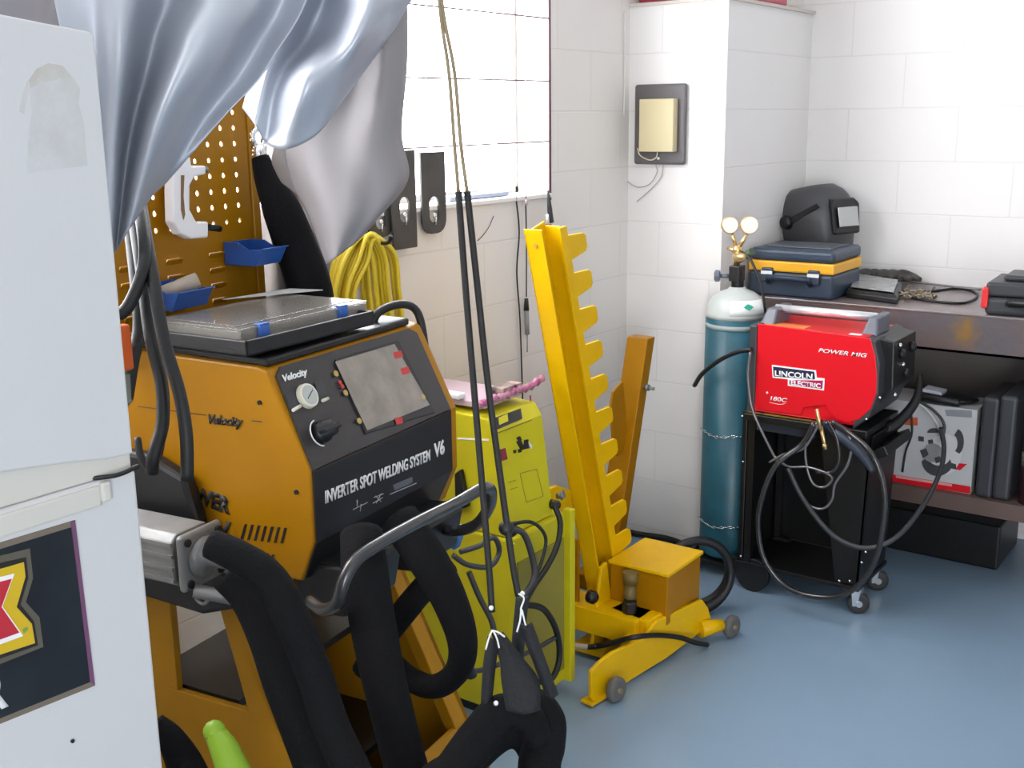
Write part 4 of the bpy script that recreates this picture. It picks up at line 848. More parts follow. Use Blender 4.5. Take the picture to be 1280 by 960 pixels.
# ================================================================ bench
BY = 3.58; BZ = .9
ap_b = at(1139, 435, Y=BY).z; sh_t = at(1179, 616, Y=BY).z; sh_b = at(1280, 654, Y=BY).z
RUST = mat('worn_bench_steel', (.125, .108, .115), .42, .35, bump=.3, bscale=60, var=.4, vscale=5, var_col=(.17, .11, .09))
TOPM = mat('bench_top_steel', (.30, .26, .27), .33, .5, bump=.15, bscale=80, var=.3, vscale=6, var_col=(.22, .17, .16))
bn = thing('work_bench', (-.6, 3.87, 0), 'long rust-stained steel work bench with a deep front rail along the back wall', 'workbench')
BX0, BX1 = -1.60, .55
b = B(); b.box(BX0, BX1, BY, YB-.003, BZ-.008, BZ); done(b, 'bench_top', TOPM, bn, bevel=.002)
b = B(); b.box(BX0, BX1, BY, BY+.008, ap_b, BZ-.008); b.box(BX0, BX1, BY, BY+.05, ap_b, ap_b+.008); done(b, 'front_rail', RUST, bn)
# a rust patch with a shape of its own on the front rail
nt = RUST.node_tree; N = nt.nodes; q = at(1207, 413, Y=BY)
gg = N.new('ShaderNodeNewGeometry'); vs_ = N.new('ShaderNodeVectorMath'); vs_.operation = 'SUBTRACT'; vs_.inputs[1].default_value = q
nt.links.new(gg.outputs['Position'], vs_.inputs[0]); sc2 = N.new('ShaderNodeVectorMath'); sc2.operation = 'MULTIPLY'; sc2.inputs[1].default_value = (22, 1, 15)
nt.links.new(vs_.outputs[0], sc2.inputs[0]); ln = N.new('ShaderNodeVectorMath'); ln.operation = 'LENGTH'; nt.links.new(sc2.outputs[0], ln.inputs[0])
nz_ = N.new('ShaderNodeTexNoise'); nz_.inputs['Scale'].default_value = 45; nt.links.new(gg.outputs['Position'], nz_.inputs['Vector'])
ad = N.new('ShaderNodeMath'); ad.operation = 'MULTIPLY_ADD'; ad.inputs[1].default_value = 1.6; nt.links.new(nz_.outputs['Fac'], ad.inputs[0]); nt.links.new(ln.outputs['Value'], ad.inputs[2])
mr = N.new('ShaderNodeMapRange'); mr.inputs['From Min'].default_value = 1.9; mr.inputs['From Max'].default_value = .9; nt.links.new(ad.outputs[0], mr.inputs['Value'])
mxr = N.new('ShaderNodeMix'); mxr.data_type = 'RGBA'; bs = N['Principled BSDF']; src = bs.inputs['Base Color'].links[0].from_socket
nt.links.new(mr.outputs[0], mxr.inputs[0]); nt.links.new(src, mxr.inputs[6]); mxr.inputs[7].default_value = (.26, .14, .04, 1); nt.links.new(mxr.outputs[2], bs.inputs['Base Color'])
b = B(); b.box(BX0, BX1, YB-.02, YB-.012, sh_t, BZ-.008); done(b, 'back_panel', mat('bench_back_steel', (.26, .235, .22), .55, .2, bump=.1, var=.3), bn)
b = B(); b.box(BX0, BX1, BY+.0, YB-.003, sh_t-.012, sh_t); b.box(BX0, BX1, BY, BY+.008, sh_b, sh_t-.012); done(b, 'shelf', mat('brown_board', (.13, .085, .07), .5, bump=.2, var=.3), bn)
for x in (BX0+.02, BX1-.07):
    for y in (BY+.012, YB-.07):
        b = B(); b.box(x, x+.05, y, y+.05, 0, BZ-.008); done(b, 'leg', RUST, bn)
# gas bottle
CX, CY = -1.513, 3.338
gb = thing('gas_bottle', (CX, CY, .055), 'teal gas bottle with a pale grey shoulder standing against the corner column', 'gas cylinder')
b = B(); b.lathe([(.085, .056), (.098, .066), (.0985, .07), (.0985, .868)], (CX, CY, 0), n=40); done(b, 'cylinder_body', TEAL, gb)
PALE = mat('pale_shoulder', (.50, .53, .51), .4, bump=.1)
b = B(); b.lathe([(.0985, .868), (.0985, .880), (.094, .905), (.080, .930), (.055, .948), (.030, .958), (.026, .965)], (CX, CY, 0), n=40); done(b, 'shoulder', PALE, gb)
b = B(); b.lathe([(.0992, .835), (.0992, .850)], (CX, CY, 0), n=40); done(b, 'pale_band', mat('band_grey', (.30, .36, .36), .5), gb, solid=.001)
b = B(); nn_ = V((.78, -.62, 0)).normalized()
rows = []
for i in range(9):
    a = math.radians(-78+i*10.5); rows.append([V((CX+math.cos(a)*r, CY+math.sin(a)*r, z)) for r, z in ((.0990, .885), (.0952, .905), (.081, .931))])
b.grid(rows); done(b, 'bottle_label', mat('label_white', (.8, .82, .8), .4), gb, solid=.0015)
b = B(); a = math.radians(-42); c_ = V((CX+math.cos(a)*.093, CY+math.sin(a)*.093, .912)); nrm = V((math.cos(a)*.7, math.sin(a)*.7, .7)).normalized(); r_ = V((-math.sin(a), math.cos(a), 0)); u_ = nrm.cross(r_)
b.prism([c_-r_*.016, c_-u_*.013, c_+r_*.016, c_+u_*.013], nrm*.002); done(b, 'green_diamond', mat('green_mark', (.02, .32, .22), .4), gb)
b = B(); b.cyl((CX, CY, .955), (CX, CY, 1.02), .02); b.box(CX-.018, CX+.018, CY-.03, CY+.018, .985, 1.035); done(b, 'valve', BLKM, gb, bevel=.003)
b = B(); b.cyl((CX-.02, CY-.015, 1.0), (CX-.05, CY-.03, 1.0), .007); b.lathe([(.012, 0), (.019, .004), (.019, .016), (.012, .02)], (CX-.047, CY-.029, 1.0), (-.9, -.4, 0), 8, False); done(b, 'valve_knob', mat('blue_grey_knob', (.12, .14, .18), .4), gb)
rg = thing('gas_regulator', (CX+.01, CY-.01, 1.03), 'brass twin gauge regulator screwed on top of the teal gas bottle', 'regulator')
b = B(); b.cyl((CX, CY-.01, 1.03), (CX-.004, CY-.01, 1.10), .011); b.lathe([(.017, 0), (.02, .012), (.014, .03), (.008, .05)], (CX+.0, CY-.015, 1.06), (.5, -.3, .1), 14); b.cyl((CX-.008, CY-.01, 1.10), (CX-.02, CY-.01, 1.14), .006); b.cyl((CX+.004, CY-.012, 1.09), (CX+.03, CY-.01, 1.135), .006); b.ball((CX, CY-.01, 1.085), .017, 8); b.cyl((CX-.03, CY-.02, 1.09), (CX+.02, CY-.01, 1.075), .007); done(b, 'regulator_body', BRASS, rg)
gd = V((.62, -.78, .05)).normalized()
for dx, dz, r, lab in ((-.028, 1.163, .027, None), (.026, 1.163, .029, None)):
    c_ = V((CX+dx, CY+dx*.5, dz)); b = B(); b.lathe([(r*.8, 0), (r, .004), (r, .022), (r*.93, .025)], c_-gd*.012, gd, 24); g_ = done(b, 'gauge', BRASS, rg)
    b = B(); b.cyl(c_+gd*.0125, c_+gd*.014, r*.9, n=24); done(b, 'dial', mat('dial_cream', (.85, .80, .72), .25, coat=.6), g_)
b = B(); b.cyl((CX+.035, CY-.02, 1.07), (CX+.06, CY-.03, 1.085), .012); done(b, 'adjusting_knob', mat('dark_green_knob', (.05, .08, .04), .5), rg)
gh = [(CX+.02, CY-.02, 1.08), (CX+.06, CY-.04, 1.06), (CX+.10, CY-.05, .99), (CX+.115, CY-.05, .93), (CX+.12, CY-.03, .85), (CX+.12, CY-.01, .75)]
b = B(); b.tube(gh, .0045, 8); done(b, 'gas_hose', RUB, label='thin black gas hose from the regulator down behind the red welder', cat='hose')
def chain(z, label, a0, a1, nl=22, tail=False):
    b = B(); R = .1025
    for i in range(nl):
        a = math.radians(a0+(a1-a0)*i/(nl-1)); c_ = V((CX+R*math.cos(a), CY+R*math.sin(a), z+.004*math.sin(i*.7)))
        tg = V((-math.sin(a), math.cos(a), 0)); rd = V((math.cos(a), math.sin(a), 0)); o1, o2 = (ZZ, rd) if i % 2 else (rd*.8+ZZ*.4, ZZ)
        b.tube([c_+tg*.0075*math.cos(t)+o1*.0038*math.sin(t) for t in [2*math.pi*k/8 for k in range(8)]], .0012, 5, closed=True, cr=False)
    return done(b, 'safety_chain', CHROME, label=label, cat='chain')
chain(.487, 'bright steel safety chain round the middle of the gas bottle', -150, 15)
chain(.175, 'bright steel safety chain round the foot of the gas bottle', -150, 15)
# ================================================================ red wire welder on its cart
LX0, LX1, LY0, LY1, LZ0, LZ1 = -1.388, -1.0, 3.17, 3.44, .605, .878
wd = thing('wire_welder', (-1.19, 3.31, LZ0), 'red wire-feed welder with dark ends and a silver carry handle on a black cart', 'welding machine')
b = B(); b.prism([(LX0+.012, LY0+.004, LZ0), (LX0+.012, LY0+.004, LZ1-.006), (LX1-.03, LY0+.004, LZ1-.006), (LX1-.02, LY0+.004, .68), (LX1-.05, LY0+.004, LZ0)], (0, LY1-LY0-.004, 0)); done(b, 'case', RED, wd, bevel=.008, seg=3)
pls = (V((0, LY0, 0)), V((0, -1, 0)))
b = B(); slabpx(b, [(948, 404), (1089, 423), (1095, 445), (1097, 470), (1096, 492), (1089, 511), (1074, 524), (1060, 528), (1046, 524), (1037, 514), (1033, 506), (1005, 509), (1002, 518), (948, 512)], (V((0, LY0+.004, 0)), V((0, -1, 0))), .005); rp = done(b, 'side_panel', RED, wd, bevel=.0015)
b = B(); b.prism([(LX0-.004, LY0-.001, LZ0-.004), (LX0-.004, LY0-.001, LZ1), (LX0+.022, LY0-.001, LZ1), (LX0+.022, LY0-.001, LZ0-.004)], (0, LY1-LY0+.004, 0)); done(b, 'rear_bezel', DGREY, wd, bevel=.005)
b = B(); b.prism([(LX1-.030, LY0, LZ1-.002), (LX1-.006, LY0, LZ1-.012), (LX1+.012, LY0, .80), (LX1+.014, LY0, .71), (LX1-.008, LY0, .64), (LX1-.055, LY0, LZ0-.01), (LX1-.055, LY0+.0, LZ0+.012), (LX1-.034, LY0, .66)], (0, LY1-LY0+.005, 0)); fb = done(b, 'front_bezel', DGREY, wd, bevel=.004)
b = B(); b.prism([(LX1-.01, LY0+.05, LZ1-.01), (LX1+.035, LY0+.05, .86), (LX1+.04, LY0+.05, .72), (LX1+.0, LY0+.05, .67)], (0, LY1-LY0-.06, 0)); done(b, 'control_face', BLK, wd, bevel=.004)
for y, z, r in ((3.28, .815, .016), (3.38, .82, .016), (3.33, .75, .013)):
    b = B(); b.lathe([(r, 0), (r*.85, .014), (0, .015)], (LX1+.036, y, z), (1, 0, .1), 16); done(b, 'dial_knob', BLK, wd)
for y, z in ((3.26, .845), (3.30, .78), (3.24, .70)):
    b = B(); b.ball((LX1+.040, y, z), .007, 6); done(b, 'indicator', CHROME, wd)
b = B(); b.box(LX0+.02, LX1-.03, LY0+.012, LY0+.11, LZ1-.006, LZ1-.003); done(b, 'top_panel', RED, wd)
b = B(); b.box(LX0+.03, LX0+.16, LY0+.03, LY0+.085, LZ1-.006, LZ1-.0015); done(b, 'warning_label', mat('orange_label', (.75, .20, .04), .45), wd)
b = B(); b.box(LX1-.09, LX1-.055, LY0+.02, LY0+.04, LZ1-.006, LZ1-.002); done(b, 'white_label', WHITE, wd)
for x in (LX0+.005, LX1-.065):
    b = B(); s = 1 if x < -1.2 else -1
    b.prism([(x, LY0+.05, LZ1-.008), (x+.05, LY0+.05, LZ1-.008), (x+.05+(.0 if s > 0 else -.01), LY0+.075, LZ1+.045), (x+.015, LY0+.075, LZ1+.045)], (0, .12, 0)); done(b, 'handle_support', mat('grey_blue_plastic', (.11, .12, .15), .35), wd, bevel=.006)
b = B(); b.cyl((LX0+.03, LY0+.12, LZ1+.038), (LX1-.04, LY0+.12, LZ1+.038), .0125, n=20); done(b, 'carry_handle', mat('silver_handle', (.82, .82, .85), .28, .6), wd)
sd = V((0, -1, 0)); fl2 = (V((0, LY0-.001, 0)), sd)
def ons(x, y): return at(x, y, pl=fl2)
lettering('POWER MIG', ons(1023, 440), ons(1084, 447), sd, .012, WHITE, rp, shear=.25, bold=.012)
b = B(); slabpx(b, [(965, 456), (1020, 463), (1021, 472), (1031, 473), (1030, 488), (985, 482), (985, 474), (966, 472)], fl2, .0012); lb = done(b, 'logo_plate', WHITE, rp)
b = B(); slabpx(b, [(966.5, 458), (1018, 464.5), (1019, 474), (967.5, 470.5)], fl2, .0012, .0008); done(b, 'logo_field', mat('navy_print', (.02, .02, .06), .4), lb)
b = B(); slabpx(b, [(987, 475), (1029, 475.5), (1028, 486), (987, 480.5)], fl2, .0012, .0008); done(b, 'logo_field', mat('logo_red', (.4, .01, .08), .4), lb)
lettering('LINCOLN', ons(969, 469.5)+sd*.0016, ons(1016, 474)+sd*.0016, sd, .017, WHITE, lb, bold=.025)
lettering('ELECTRIC', ons(989, 480.5)+sd*.0016, ons(1026, 485)+sd*.0016, sd, .014, WHITE, lb, bold=.03)
lettering('180C', ons(963, 500), ons(984, 503), sd, .013, WHITE, rp, bold=.01, shear=.15)
b = B(); b.tube([ons(962, 503), ons(975, 505.5), ons(982, 504)], .0008, 5); b.ball(ons(959, 491), .0035, 6); done(b, 'logo_swoosh', WHITE, rp)
b = B(); b.box(LX0, LX1-.12, LY0-.002, LY0+.002, LZ0-.004, LZ0+.001); done(b, 'base_strip', CHROME, wd)
# cart
ct = thing('welder_cart', (-1.22, 3.31, 0), 'black steel cart carrying the red welder and the gas bottle', 'cart')
b = B(); b.box(-1.40, -1.01, 3.165, 3.46, .575, .598); b.box(-1.05, -.955, 3.20, 3.44, .50, .53, Matrix.Rotation(-.5, 3, 'Y')); done(b, 'top_shelf', BLKM, ct, bevel=.003)
b = B(); b.box(-1.42, -1.01, 3.18, 3.45, .085, .10); b.box(-1.62, -1.41, 3.23, 3.44, .04, .053); b.box(-1.44, -1.41, 3.2, 3.44, .04, .10); done(b, 'base_tray', BLKM, ct, bevel=.003)
b = B(); b.box(-1.412, -1.396, 3.19, 3.46, .10, .60); done(b, 'rear_plate', BLKM, ct, bevel=.003)
b = B(); b.box(-1.40, -1.02, 3.452, 3.46, .10, .575); done(b, 'back_plate', BLKM, ct)
b = B(); b.prism([(-1.16, 3.19, .575), (-1.0, 3.19, .575), (-1.015, 3.19, .10), (-1.09, 3.19, .10)], (0, .012, 0)); b.prism([(-1.01, 3.19, .575), (-1.0, 3.19, .575), (-1.015, 3.19, .10), (-1.025, 3.19, .10)], (0, .25, 0)); done(b, 'front_plate', BLKM, ct, bevel=.002)
for x in (-1.39,):
    for y in (3.185, 3.43):
        b = B(); b.box(x, x+.022, y, y+.022, .10, .575); done(b, 'post', BLKM, ct)
for k, (x, y) in enumerate(((1072, 766), (1096, 737))):
    g0 = at(x, y, Z=0); c_ = V((g0.x, g0.y, .034)); b = B(); b.lathe([(.02, -.012), (.031, -.012), (.034, -.008), (.034, .008), (.031, .012), (.02, .012)], c_, (.5, -.85, 0), 22); ca = done(b, 'caster', mat('dark_tyre', (.03, .03, .03), .5), ct)
    b = B(); b.prism([c_+V((-.012, -.014, .055)), c_+V((.014, .002, .055)), c_+V((.006, -.004, -.006)), c_+V((-.006, -.012, -.006))], (-.004, -.012, 0)); b.cyl(c_-V((.5, -.85, 0))*.016, c_+V((.5, -.85, 0))*.016, .010); done(b, 'caster_fork', CHROME, ca)
for x in (-1.36,):
    for y in (3.20, 3.43):
        b = B(); b.cyl((x, y-.012, .055), (x, y+.012, .055), .055, n=26); done(b, 'rear_wheel', RUB, ct)
b = B()
for x, y in ((928, 520), (929, 577), (926, 695), (1007, 552), (1049, 726), (1062, 726), (1082, 690), (1077, 703), (1100, 497), (1083, 524)): b.ball(at(x, y, Y=3.163), .0042, 5)
done(b, 'bolts', CHROME, ct, kind='stuff')
b = B(); b.box(-1.38, -1.18, 3.20, 3.42, .54, .572); done(b, 'drawer', mat('blue_black', (.02, .03, .05), .4), ct)
def lead(pts, r, label, m_=None, Y_=3.13, name='welding_cable', cat='cable'):
    b = B(); b.tube([at(p[0], p[1], Y=(p[2] if len(p) > 2 else Y_)) for p in pts], r, 10); return done(b, name, m_ or GLR, label=label, cat=cat)
GLR = mat('glossy_black_rubber', (.02, .02, .022), .25, coat=.5)
lead([(1018, 528), (1003, 555), (970, 582, 3.10), (952, 625, 3.09), (948, 660, 3.09), (956, 700, 3.09), (985, 735, 3.1), (1030, 747, 3.1), (1065, 738, 3.1), (1092, 705, 3.1), (1105, 650, 3.1), (1104, 605, 3.1), (1088, 565, 3.1), (1060, 540), (1040, 527)], .0085, 'thick black torch cable hung in one big loop in front of the cart')
lead([(985, 585, 3.12), (1005, 625, 3.12), (1040, 668, 3.11), (1080, 685, 3.11), (1120, 672, 3.15), (1155, 630, 3.3), (1175, 590, 3.42), (1180, 560, 3.5), (1176, 535, 3.55)], .0075, 'dark grey cable sagging from the cart across to the boxed tool on the shelf', DGREY)
SH = mat('sheathed_lead', (.16, .16, .17), .25, .4, coat=.5)
lead([(1022, 528), (1008, 550), (1008, 580), (1016, 604), (1030, 609), (1040, 600), (1034, 592, 3.12), (1010, 584), (985, 583), (968, 570)], .0038, 'thin grey lead making the smallest inner loop below the clamp', SH)
lead([(1028, 528), (1050, 532), (1064, 552), (1060, 580), (1044, 605), (1040, 625), (1028, 636), (1010, 630), (995, 605), (985, 585)], .0038, 'thin grey lead making the middle loop below the clamp', SH)
lead([(1024, 530), (1005, 560), (980, 568), (962, 578)], .0042, 'thin grey lead running left from the clamp to the cart post', SH)
lead([(938, 440, 3.14), (935, 470, 3.14), (940, 510, 3.14), (955, 545, 3.14), (972, 578, 3.13)], .0042, 'thin grey lead hanging down the rear corner of the red welder', SH)
lead([(1035, 526), (1046, 548), (1049, 575), (1040, 590), (1020, 590)], .0055, 'short black lead curling behind the brass clamp')
b = B(); b.tube([at(1030, 528, Y=3.15), at(1052, 545, Y=3.14), at(1075, 565, Y=3.13), at(1092, 590, Y=3.12)], [.012, .017, .016, .009], 12); done(b, 'welding_torch', mat('navy_rubber', (.03, .04, .06), .35), label='dark torch handle hanging slanted beside the brass clamp', cat='welding torch')
t = thing('earth_clamp', at(1030, 560, Y=3.1), 'brass earth clamp clipped below the red side panel of the welder', 'clamp')
b = B(); b.tube([at(1021, 511, Y=3.12), at(1025, 537, Y=3.11)], .012, 8, flat=(1, .5)); done(b, 'clamp_jaw', BRASS, t)
b = B(); b.tube([at(1026, 533, Y=3.12), at(1032, 562, Y=3.11)], .010, 8, flat=(1, .6)); b.ball(at(1031, 557, Y=3.11), .008, 6); done(b, 'clamp_jaw', BRASS, t)
b = B(); b.tube([at(868, 482, Y=3.26), at(878, 467, Y=3.22), at(900, 450, Y=3.19), at(922, 440, Y=3.165), at(940, 437, Y=3.155)], .0075, 8); done(b, 'strap', BLK, label='flat black strap arching from the red welder round the gas bottle', cat='strap')
b = B(); b.tube([at(1092, 545, Y=3.3), at(1120, 530, Y=3.38), at(1145, 500, Y=3.45), at(1150, 468, Y=3.5)], [.014, .018, .014, .008], 10); done(b, 'torch_neck', BLK, label='black torch grip sticking out right of the cart front', cat='welding torch')
# ================================================================ on the bench
FY = 3.60
x0 = -1.595; q = at(1040, 376, Z=BZ); x1 = q.x; FY = q.y+.0
zt_ = at(1043, 315, Y=FY).z; CD = .27
tc = thing('tool_case', ((x0+x1)/2, FY+CD/2, BZ), 'dark blue plastic tool case with a yellow band on the left end of the bench', 'tool case')
NB = mat('blue_slate_plastic', (.032, .052, .085), .4, bump=.15, bscale=300); YB_ = mat('amber_plastic', (.85, .43, .02), .4)
hh = zt_-BZ
b = B(); b.box(x0, x1, FY, FY+CD, BZ, BZ+hh*.52); cb = done(b, 'base_shell', NB, tc, bevel=.012, seg=3)
b = B(); b.box(x0-.002, x1+.002, FY-.003, FY+CD+.002, BZ+hh*.52, BZ+hh*.74); done(b, 'yellow_band', YB_, tc, bevel=.006)
b = B(); b.box(x0, x1, FY, FY+CD, BZ+hh*.74, BZ+hh); done(b, 'lid', NB, tc, bevel=.014, seg=3)
b = B(); xa, xb = x0+.075, x1-.075; b.tube([(xa, FY-.005, BZ+hh*.30), (xa+.004, FY-.03, BZ+hh*.42), (xb-.004, FY-.03, BZ+hh*.42), (xb, FY-.005, BZ+hh*.30)], .010, 10, cr=False); done(b, 'case_handle', NB, tc)
for x in (x0+.05, x1-.085):
    b = B(); b.box(x, x+.04, FY-.012, FY+.005, BZ+hh*.30, BZ+hh*.60); la = done(b, 'latch', NB, tc, bevel=.004)
    b = B(); b.box(x, x+.04, FY-.014, FY-.010, BZ+hh*.46, BZ+hh*.53); done(b, 'latch_tab', WHITE, la)
b = B(); b.box(x0+.03, x1-.03, FY+.05, FY+CD-.05, BZ+hh, BZ+hh+.004); done(b, 'lid_panel', mat('amber_slate', (.09, .10, .12), .4), tc, bevel=.002)
# welding helmet
hc = V((-1.47, 4.02, BZ)); RZ = math.radians(-22)
hm = thing('welding_helmet', hc, 'black and grey welding helmet standing behind the blue tool case', 'helmet', RZ)
Mh = Matrix.Translation(hc+V((-.02, .0, .03))) @ Matrix.Rotation(RZ, 4, 'Z') @ Matrix.Rotation(-.2, 4, 'Y')   # local x = face direction
b = B(Mh); rings = []
for k in range(15):
    t_ = k/14; z = .02+.30*t_
    f_ = math.sqrt(max(0, 1-max(0, (t_-.62)/.40)**2)); 
    fr_ = (.105+.035*math.sin(min(1, t_/.75)*math.pi*.5)) * (.35+.65*f_); bk = (.06+.09*min(1, t_*1.6))*(.30+.70*f_); wd_ = (.085+.03*min(1, t_*1.7))*(.30+.70*f_)
    r_ = []
    for j in range(28):
        a = 2*math.pi*j/28; ca, sa = math.cos(a), math.sin(a); p_ = .72
        x = (abs(ca)**p_)*math.copysign(1, ca)*(fr_ if ca > 0 else bk); y = (abs(sa)**p_)*math.copysign(1, sa)*wd_
        r_.append((x, y, z))
    rings.append(r_)
b.loft(rings); done(b, 'shell', mat('helmet_grey', (.06, .06, .065), .42, bump=.1, bscale=200), hm)
b = B(Mh); b.prism([(.128, -.065, .13), (.135, -.07, .235), (.12, -.06, .26), (.12, .06, .26), (.135, .07, .235), (.128, .065, .13)], (.018, 0, 0)); vz = done(b, 'visor_frame', BLK, hm, bevel=.008)
b = B(Mh); b.box(.152, .158, -.05, .05, .155, .225); done(b, 'lens', mat('silver_lens', (.45, .47, .46), .15, .7), vz, bevel=.002)
for s in (-1, 1):
    b = B(Mh); b.lathe([(.026, 0), (.026, .02), (.018, .028), (0, .029)], (-.03, s*.108, .20), (0, s, 0), 18); done(b, 'pivot_knob', BLK, hm)
    b = B(Mh); b.prism([(-.03, s*.116, .21), (.11, s*.100, .25), (.12, s*.098, .235), (-.02, s*.116, .185)], (0, s*.006, 0)); done(b, 'side_ridge', BLK, hm, bevel=.002)
b = B(Mh); b.box(-.13, -.10, -.03, .03, .06, .12); done(b, 'headband', BLK, hm, bevel=.006)
# gloves, bag, clamps, case
def bq(x, y, z=BZ): return at(x, y, Z=z)
gl = thing('zip_bag', bq(1090, 372), 'flat grey clear-fronted bag lying on the bench right of the tool case', 'bag')
p = [bq(1056, 372), bq(1122, 381), bq(1128, 362), bq(1068, 352)]
b = B(); b.loft([[V(q)+V((0, 0, .002)) for q in p], [V(q)+V((0, 0, .020)) for q in p], [V(q)*.9+sum(p, V())*.025+V((0, 0, .028+BZ*0)) for q in p]], smooth=False)
done(b, 'bag_body', BLK, gl, bevel=.004)
p2 = [q*.82+sum(p, V())*.045 for q in p]
b = B(); b.prism([V((q.x, q.y, BZ+.0335)) for q in p2], (0, 0, .0035)); done(b, 'bag_window', mat('crinkled_clear', (.32, .34, .35), .18, .3, bump=.8, bscale=60, var=.5, vscale=30, var_col=(.6, .62, .62)), gl)
b = B(); c_ = bq(1085, 356); rnd = random.Random(5)
for k in range(5):
    a = c_+V((-.06+k*.03, .02+.01*k, .02)); b.tube([a, a+V((.03, .03, .015)), a+V((.07, .035, .006)), a+V((.10, .02, .0))], [.014, .017, .015, .010], 8)
done(b, 'work_gloves', mat('black_leather', (.03, .028, .026), .6, bump=.6, bscale=100, var=.5, vscale=20, var_col=(.12, .11, .1)), label='crumpled black work gloves behind the flat grey bag on the bench', cat='gloves')
b = B()
for k in range(26):
    u = k/25; c_ = bq(1128+36*u+rnd.uniform(-6, 6), 372+3*math.sin(k)+rnd.uniform(-3, 3)); a = rnd.uniform(0, 6.28)
    b.tube([c_+V((.011*math.cos(t)*math.cos(a), .011*math.cos(t)*math.sin(a), .006+.012*(k % 3)*.6+.006*math.sin(t))) for t in [2*math.pi*q/8 for q in range(8)]], .0028, 6, closed=True, cr=False)
b.tube([bq(1122, 374)+V((0, 0, .008)), bq(1134, 371)+V((0, 0, .012)), bq(1148, 374)+V((0, 0, .010)), bq(1158, 371)+V((0, 0, .012)), bq(1170, 373)+V((0, 0, .006))], .006, 6)
done(b, 'steel_chain', mat('tarnished_brass', (.30, .25, .18), .35, .8), label='heap of tarnished chain on the bench beside the flat grey bag', cat='chain')
for lab, pts in (('upper thin steel rod lying from the chain heap toward the black case', [(1110, 352), (1150, 357), (1190, 362), (1225, 366)]), ('black cable with a long curl lying on the bench before the black case', [(1125, 370), (1160, 366), (1200, 362), (1222, 370), (1205, 380), (1165, 378), (1130, 372)]), ('dark tapered welding torch lying along the back of the bench', [(1158, 350), (1185, 353), (1215, 357), (1235, 358)])):
    b = B(); r = .004 if 'rod' in lab else (.004 if 'cable' in lab else .011); b.tube([bq(x, y)+V((0, 0, r+.0065*(lab[0] == 'u'))) for x, y in pts], r, 8)
    done(b, {'u': 'steel_rod', 'b': 'power_cable', 'd': 'welding_torch'}[lab[0]], {'u': STEEL, 'b': RUB, 'd': mat('green_black', (.03, .04, .03), .5)}[lab[0]], label=lab, cat={'u': 'rod', 'b': 'cable', 'd': 'welding torch'}[lab[0]])
q = at(1238, 394, Z=BZ); 
kc = thing('drill_case', (q.x+.14, q.y+.12, BZ), 'black plastic power tool case with a red latch at the right end of the bench', 'tool case')
Mk = Matrix.Translation((q.x, q.y+.0, BZ)) @ Matrix.Rotation(.06, 4, 'Z')
b = B(Mk); b.box(-.02, .30, 0, .24, .0, .055); done(b, 'base_shell', DGREY, kc, bevel=.014, seg=3)
b = B(Mk); b.box(-.02, .30, .004, .24, .057, .10); b.box(.02, .26, .05, .21, .10, .118); done(b, 'lid', DGREY, kc, bevel=.012, seg=3)
b = B(Mk); b.tube([(.05, 0, .04), (.055, -.03, .045), (.25, -.03, .045), (.255, 0, .04)], .012, 10, cr=False); done(b, 'case_handle', BLK, kc)
b = B(Mk); b.box(-.030, -.010, -.006, .03, .02, .085); done(b, 'latch', mat('signal_red', (.68, .03, .03), .35), kc, bevel=.006, label='red latch')
# ================================================================ on and below the lower shelf
SY = BY+.03
xa = at(1106, 590, Y=SY).x; xb = at(1213, 617, Y=SY).x; zb_ = sh_t; zt2 = at(1215, 512, Y=SY).z
cbx = thing('carton', ((xa+xb)/2, SY+.09, zb_), 'white retail carton with a red stripe and a power tool picture on the lower shelf', 'carton')
b = B(); b.box(xa-.02, xb, SY, SY+.18, zb_, zt2); done(b, 'carton_body', mat('carton_white', (.50, .50, .50), .5), cbx, bevel=.002)
cn = (V((0, SY, 0)), V((0, -1, 0)))
b = B(); slabpx(b, [(1110, 592), (1213, 608), (1213, 617), (1106, 601)], cn, .001); done(b, 'red_stripe', RED, cbx)
b = B(); slabpx(b, [(1120, 594), (1190, 605), (1190, 608), (1120, 597)], cn, .0006, .001); done(b, 'stripe_print', mat('pink_print', (.7, .35, .35), .5), cbx)
b = B(); slabpx(b, [(1131, 521), (1147, 522), (1147, 532), (1131, 531)], cn, .001); done(b, 'red_badge', mat('orange_red', (.6, .10, .03), .5), cbx)
DK = mat('picture_dark', (.05, .05, .055), .5); MD = mat('picture_mid', (.28, .28, .28), .5); LT = mat('picture_light', (.60, .60, .60), .5)
def arc(cx, cy, rx, ry, a0, a1, n=14): return [(cx+rx*math.cos(math.radians(a0+(a1-a0)*k/n)), cy+ry*math.sin(math.radians(a0+(a1-a0)*k/n))) for k in range(n+1)]
for m_, lf_, nm_, shapes in ((LT, 0, 'tool_picture', [arc(1180, 568, 22, 26, 0, 360)]),
    (DK, .0008, 'tool_picture', [arc(1172, 575, 20, 20, 20, 175)+arc(1174, 568, 15, 14, 170, 25), [(1148, 545), (1155, 546), (1155, 552), (1148, 551)], arc(1168, 541, 9, 6, 180, 360), arc(1196, 552, 9, 16, -80, 70)+arc(1192, 554, 5, 10, 70, -80)]),
    (MD, .0012, 'tool_picture', [arc(1166, 566, 13, 12, 0, 360)]),
    (DK, .0016, 'tool_picture', [[(1150, 563), (1158, 560), (1161, 568), (1154, 573)], [(1168, 572), (1175, 570), (1178, 577), (1170, 579)], [(1160, 550), (1166, 549), (1167, 554), (1161, 555)], [(1188, 578), (1195, 580), (1196, 587), (1188, 585)]])):
    for sh_ in shapes:
        b = B(); slabpx(b, sh_, cn, .0006, lf_); done(b, nm_, m_, cbx)
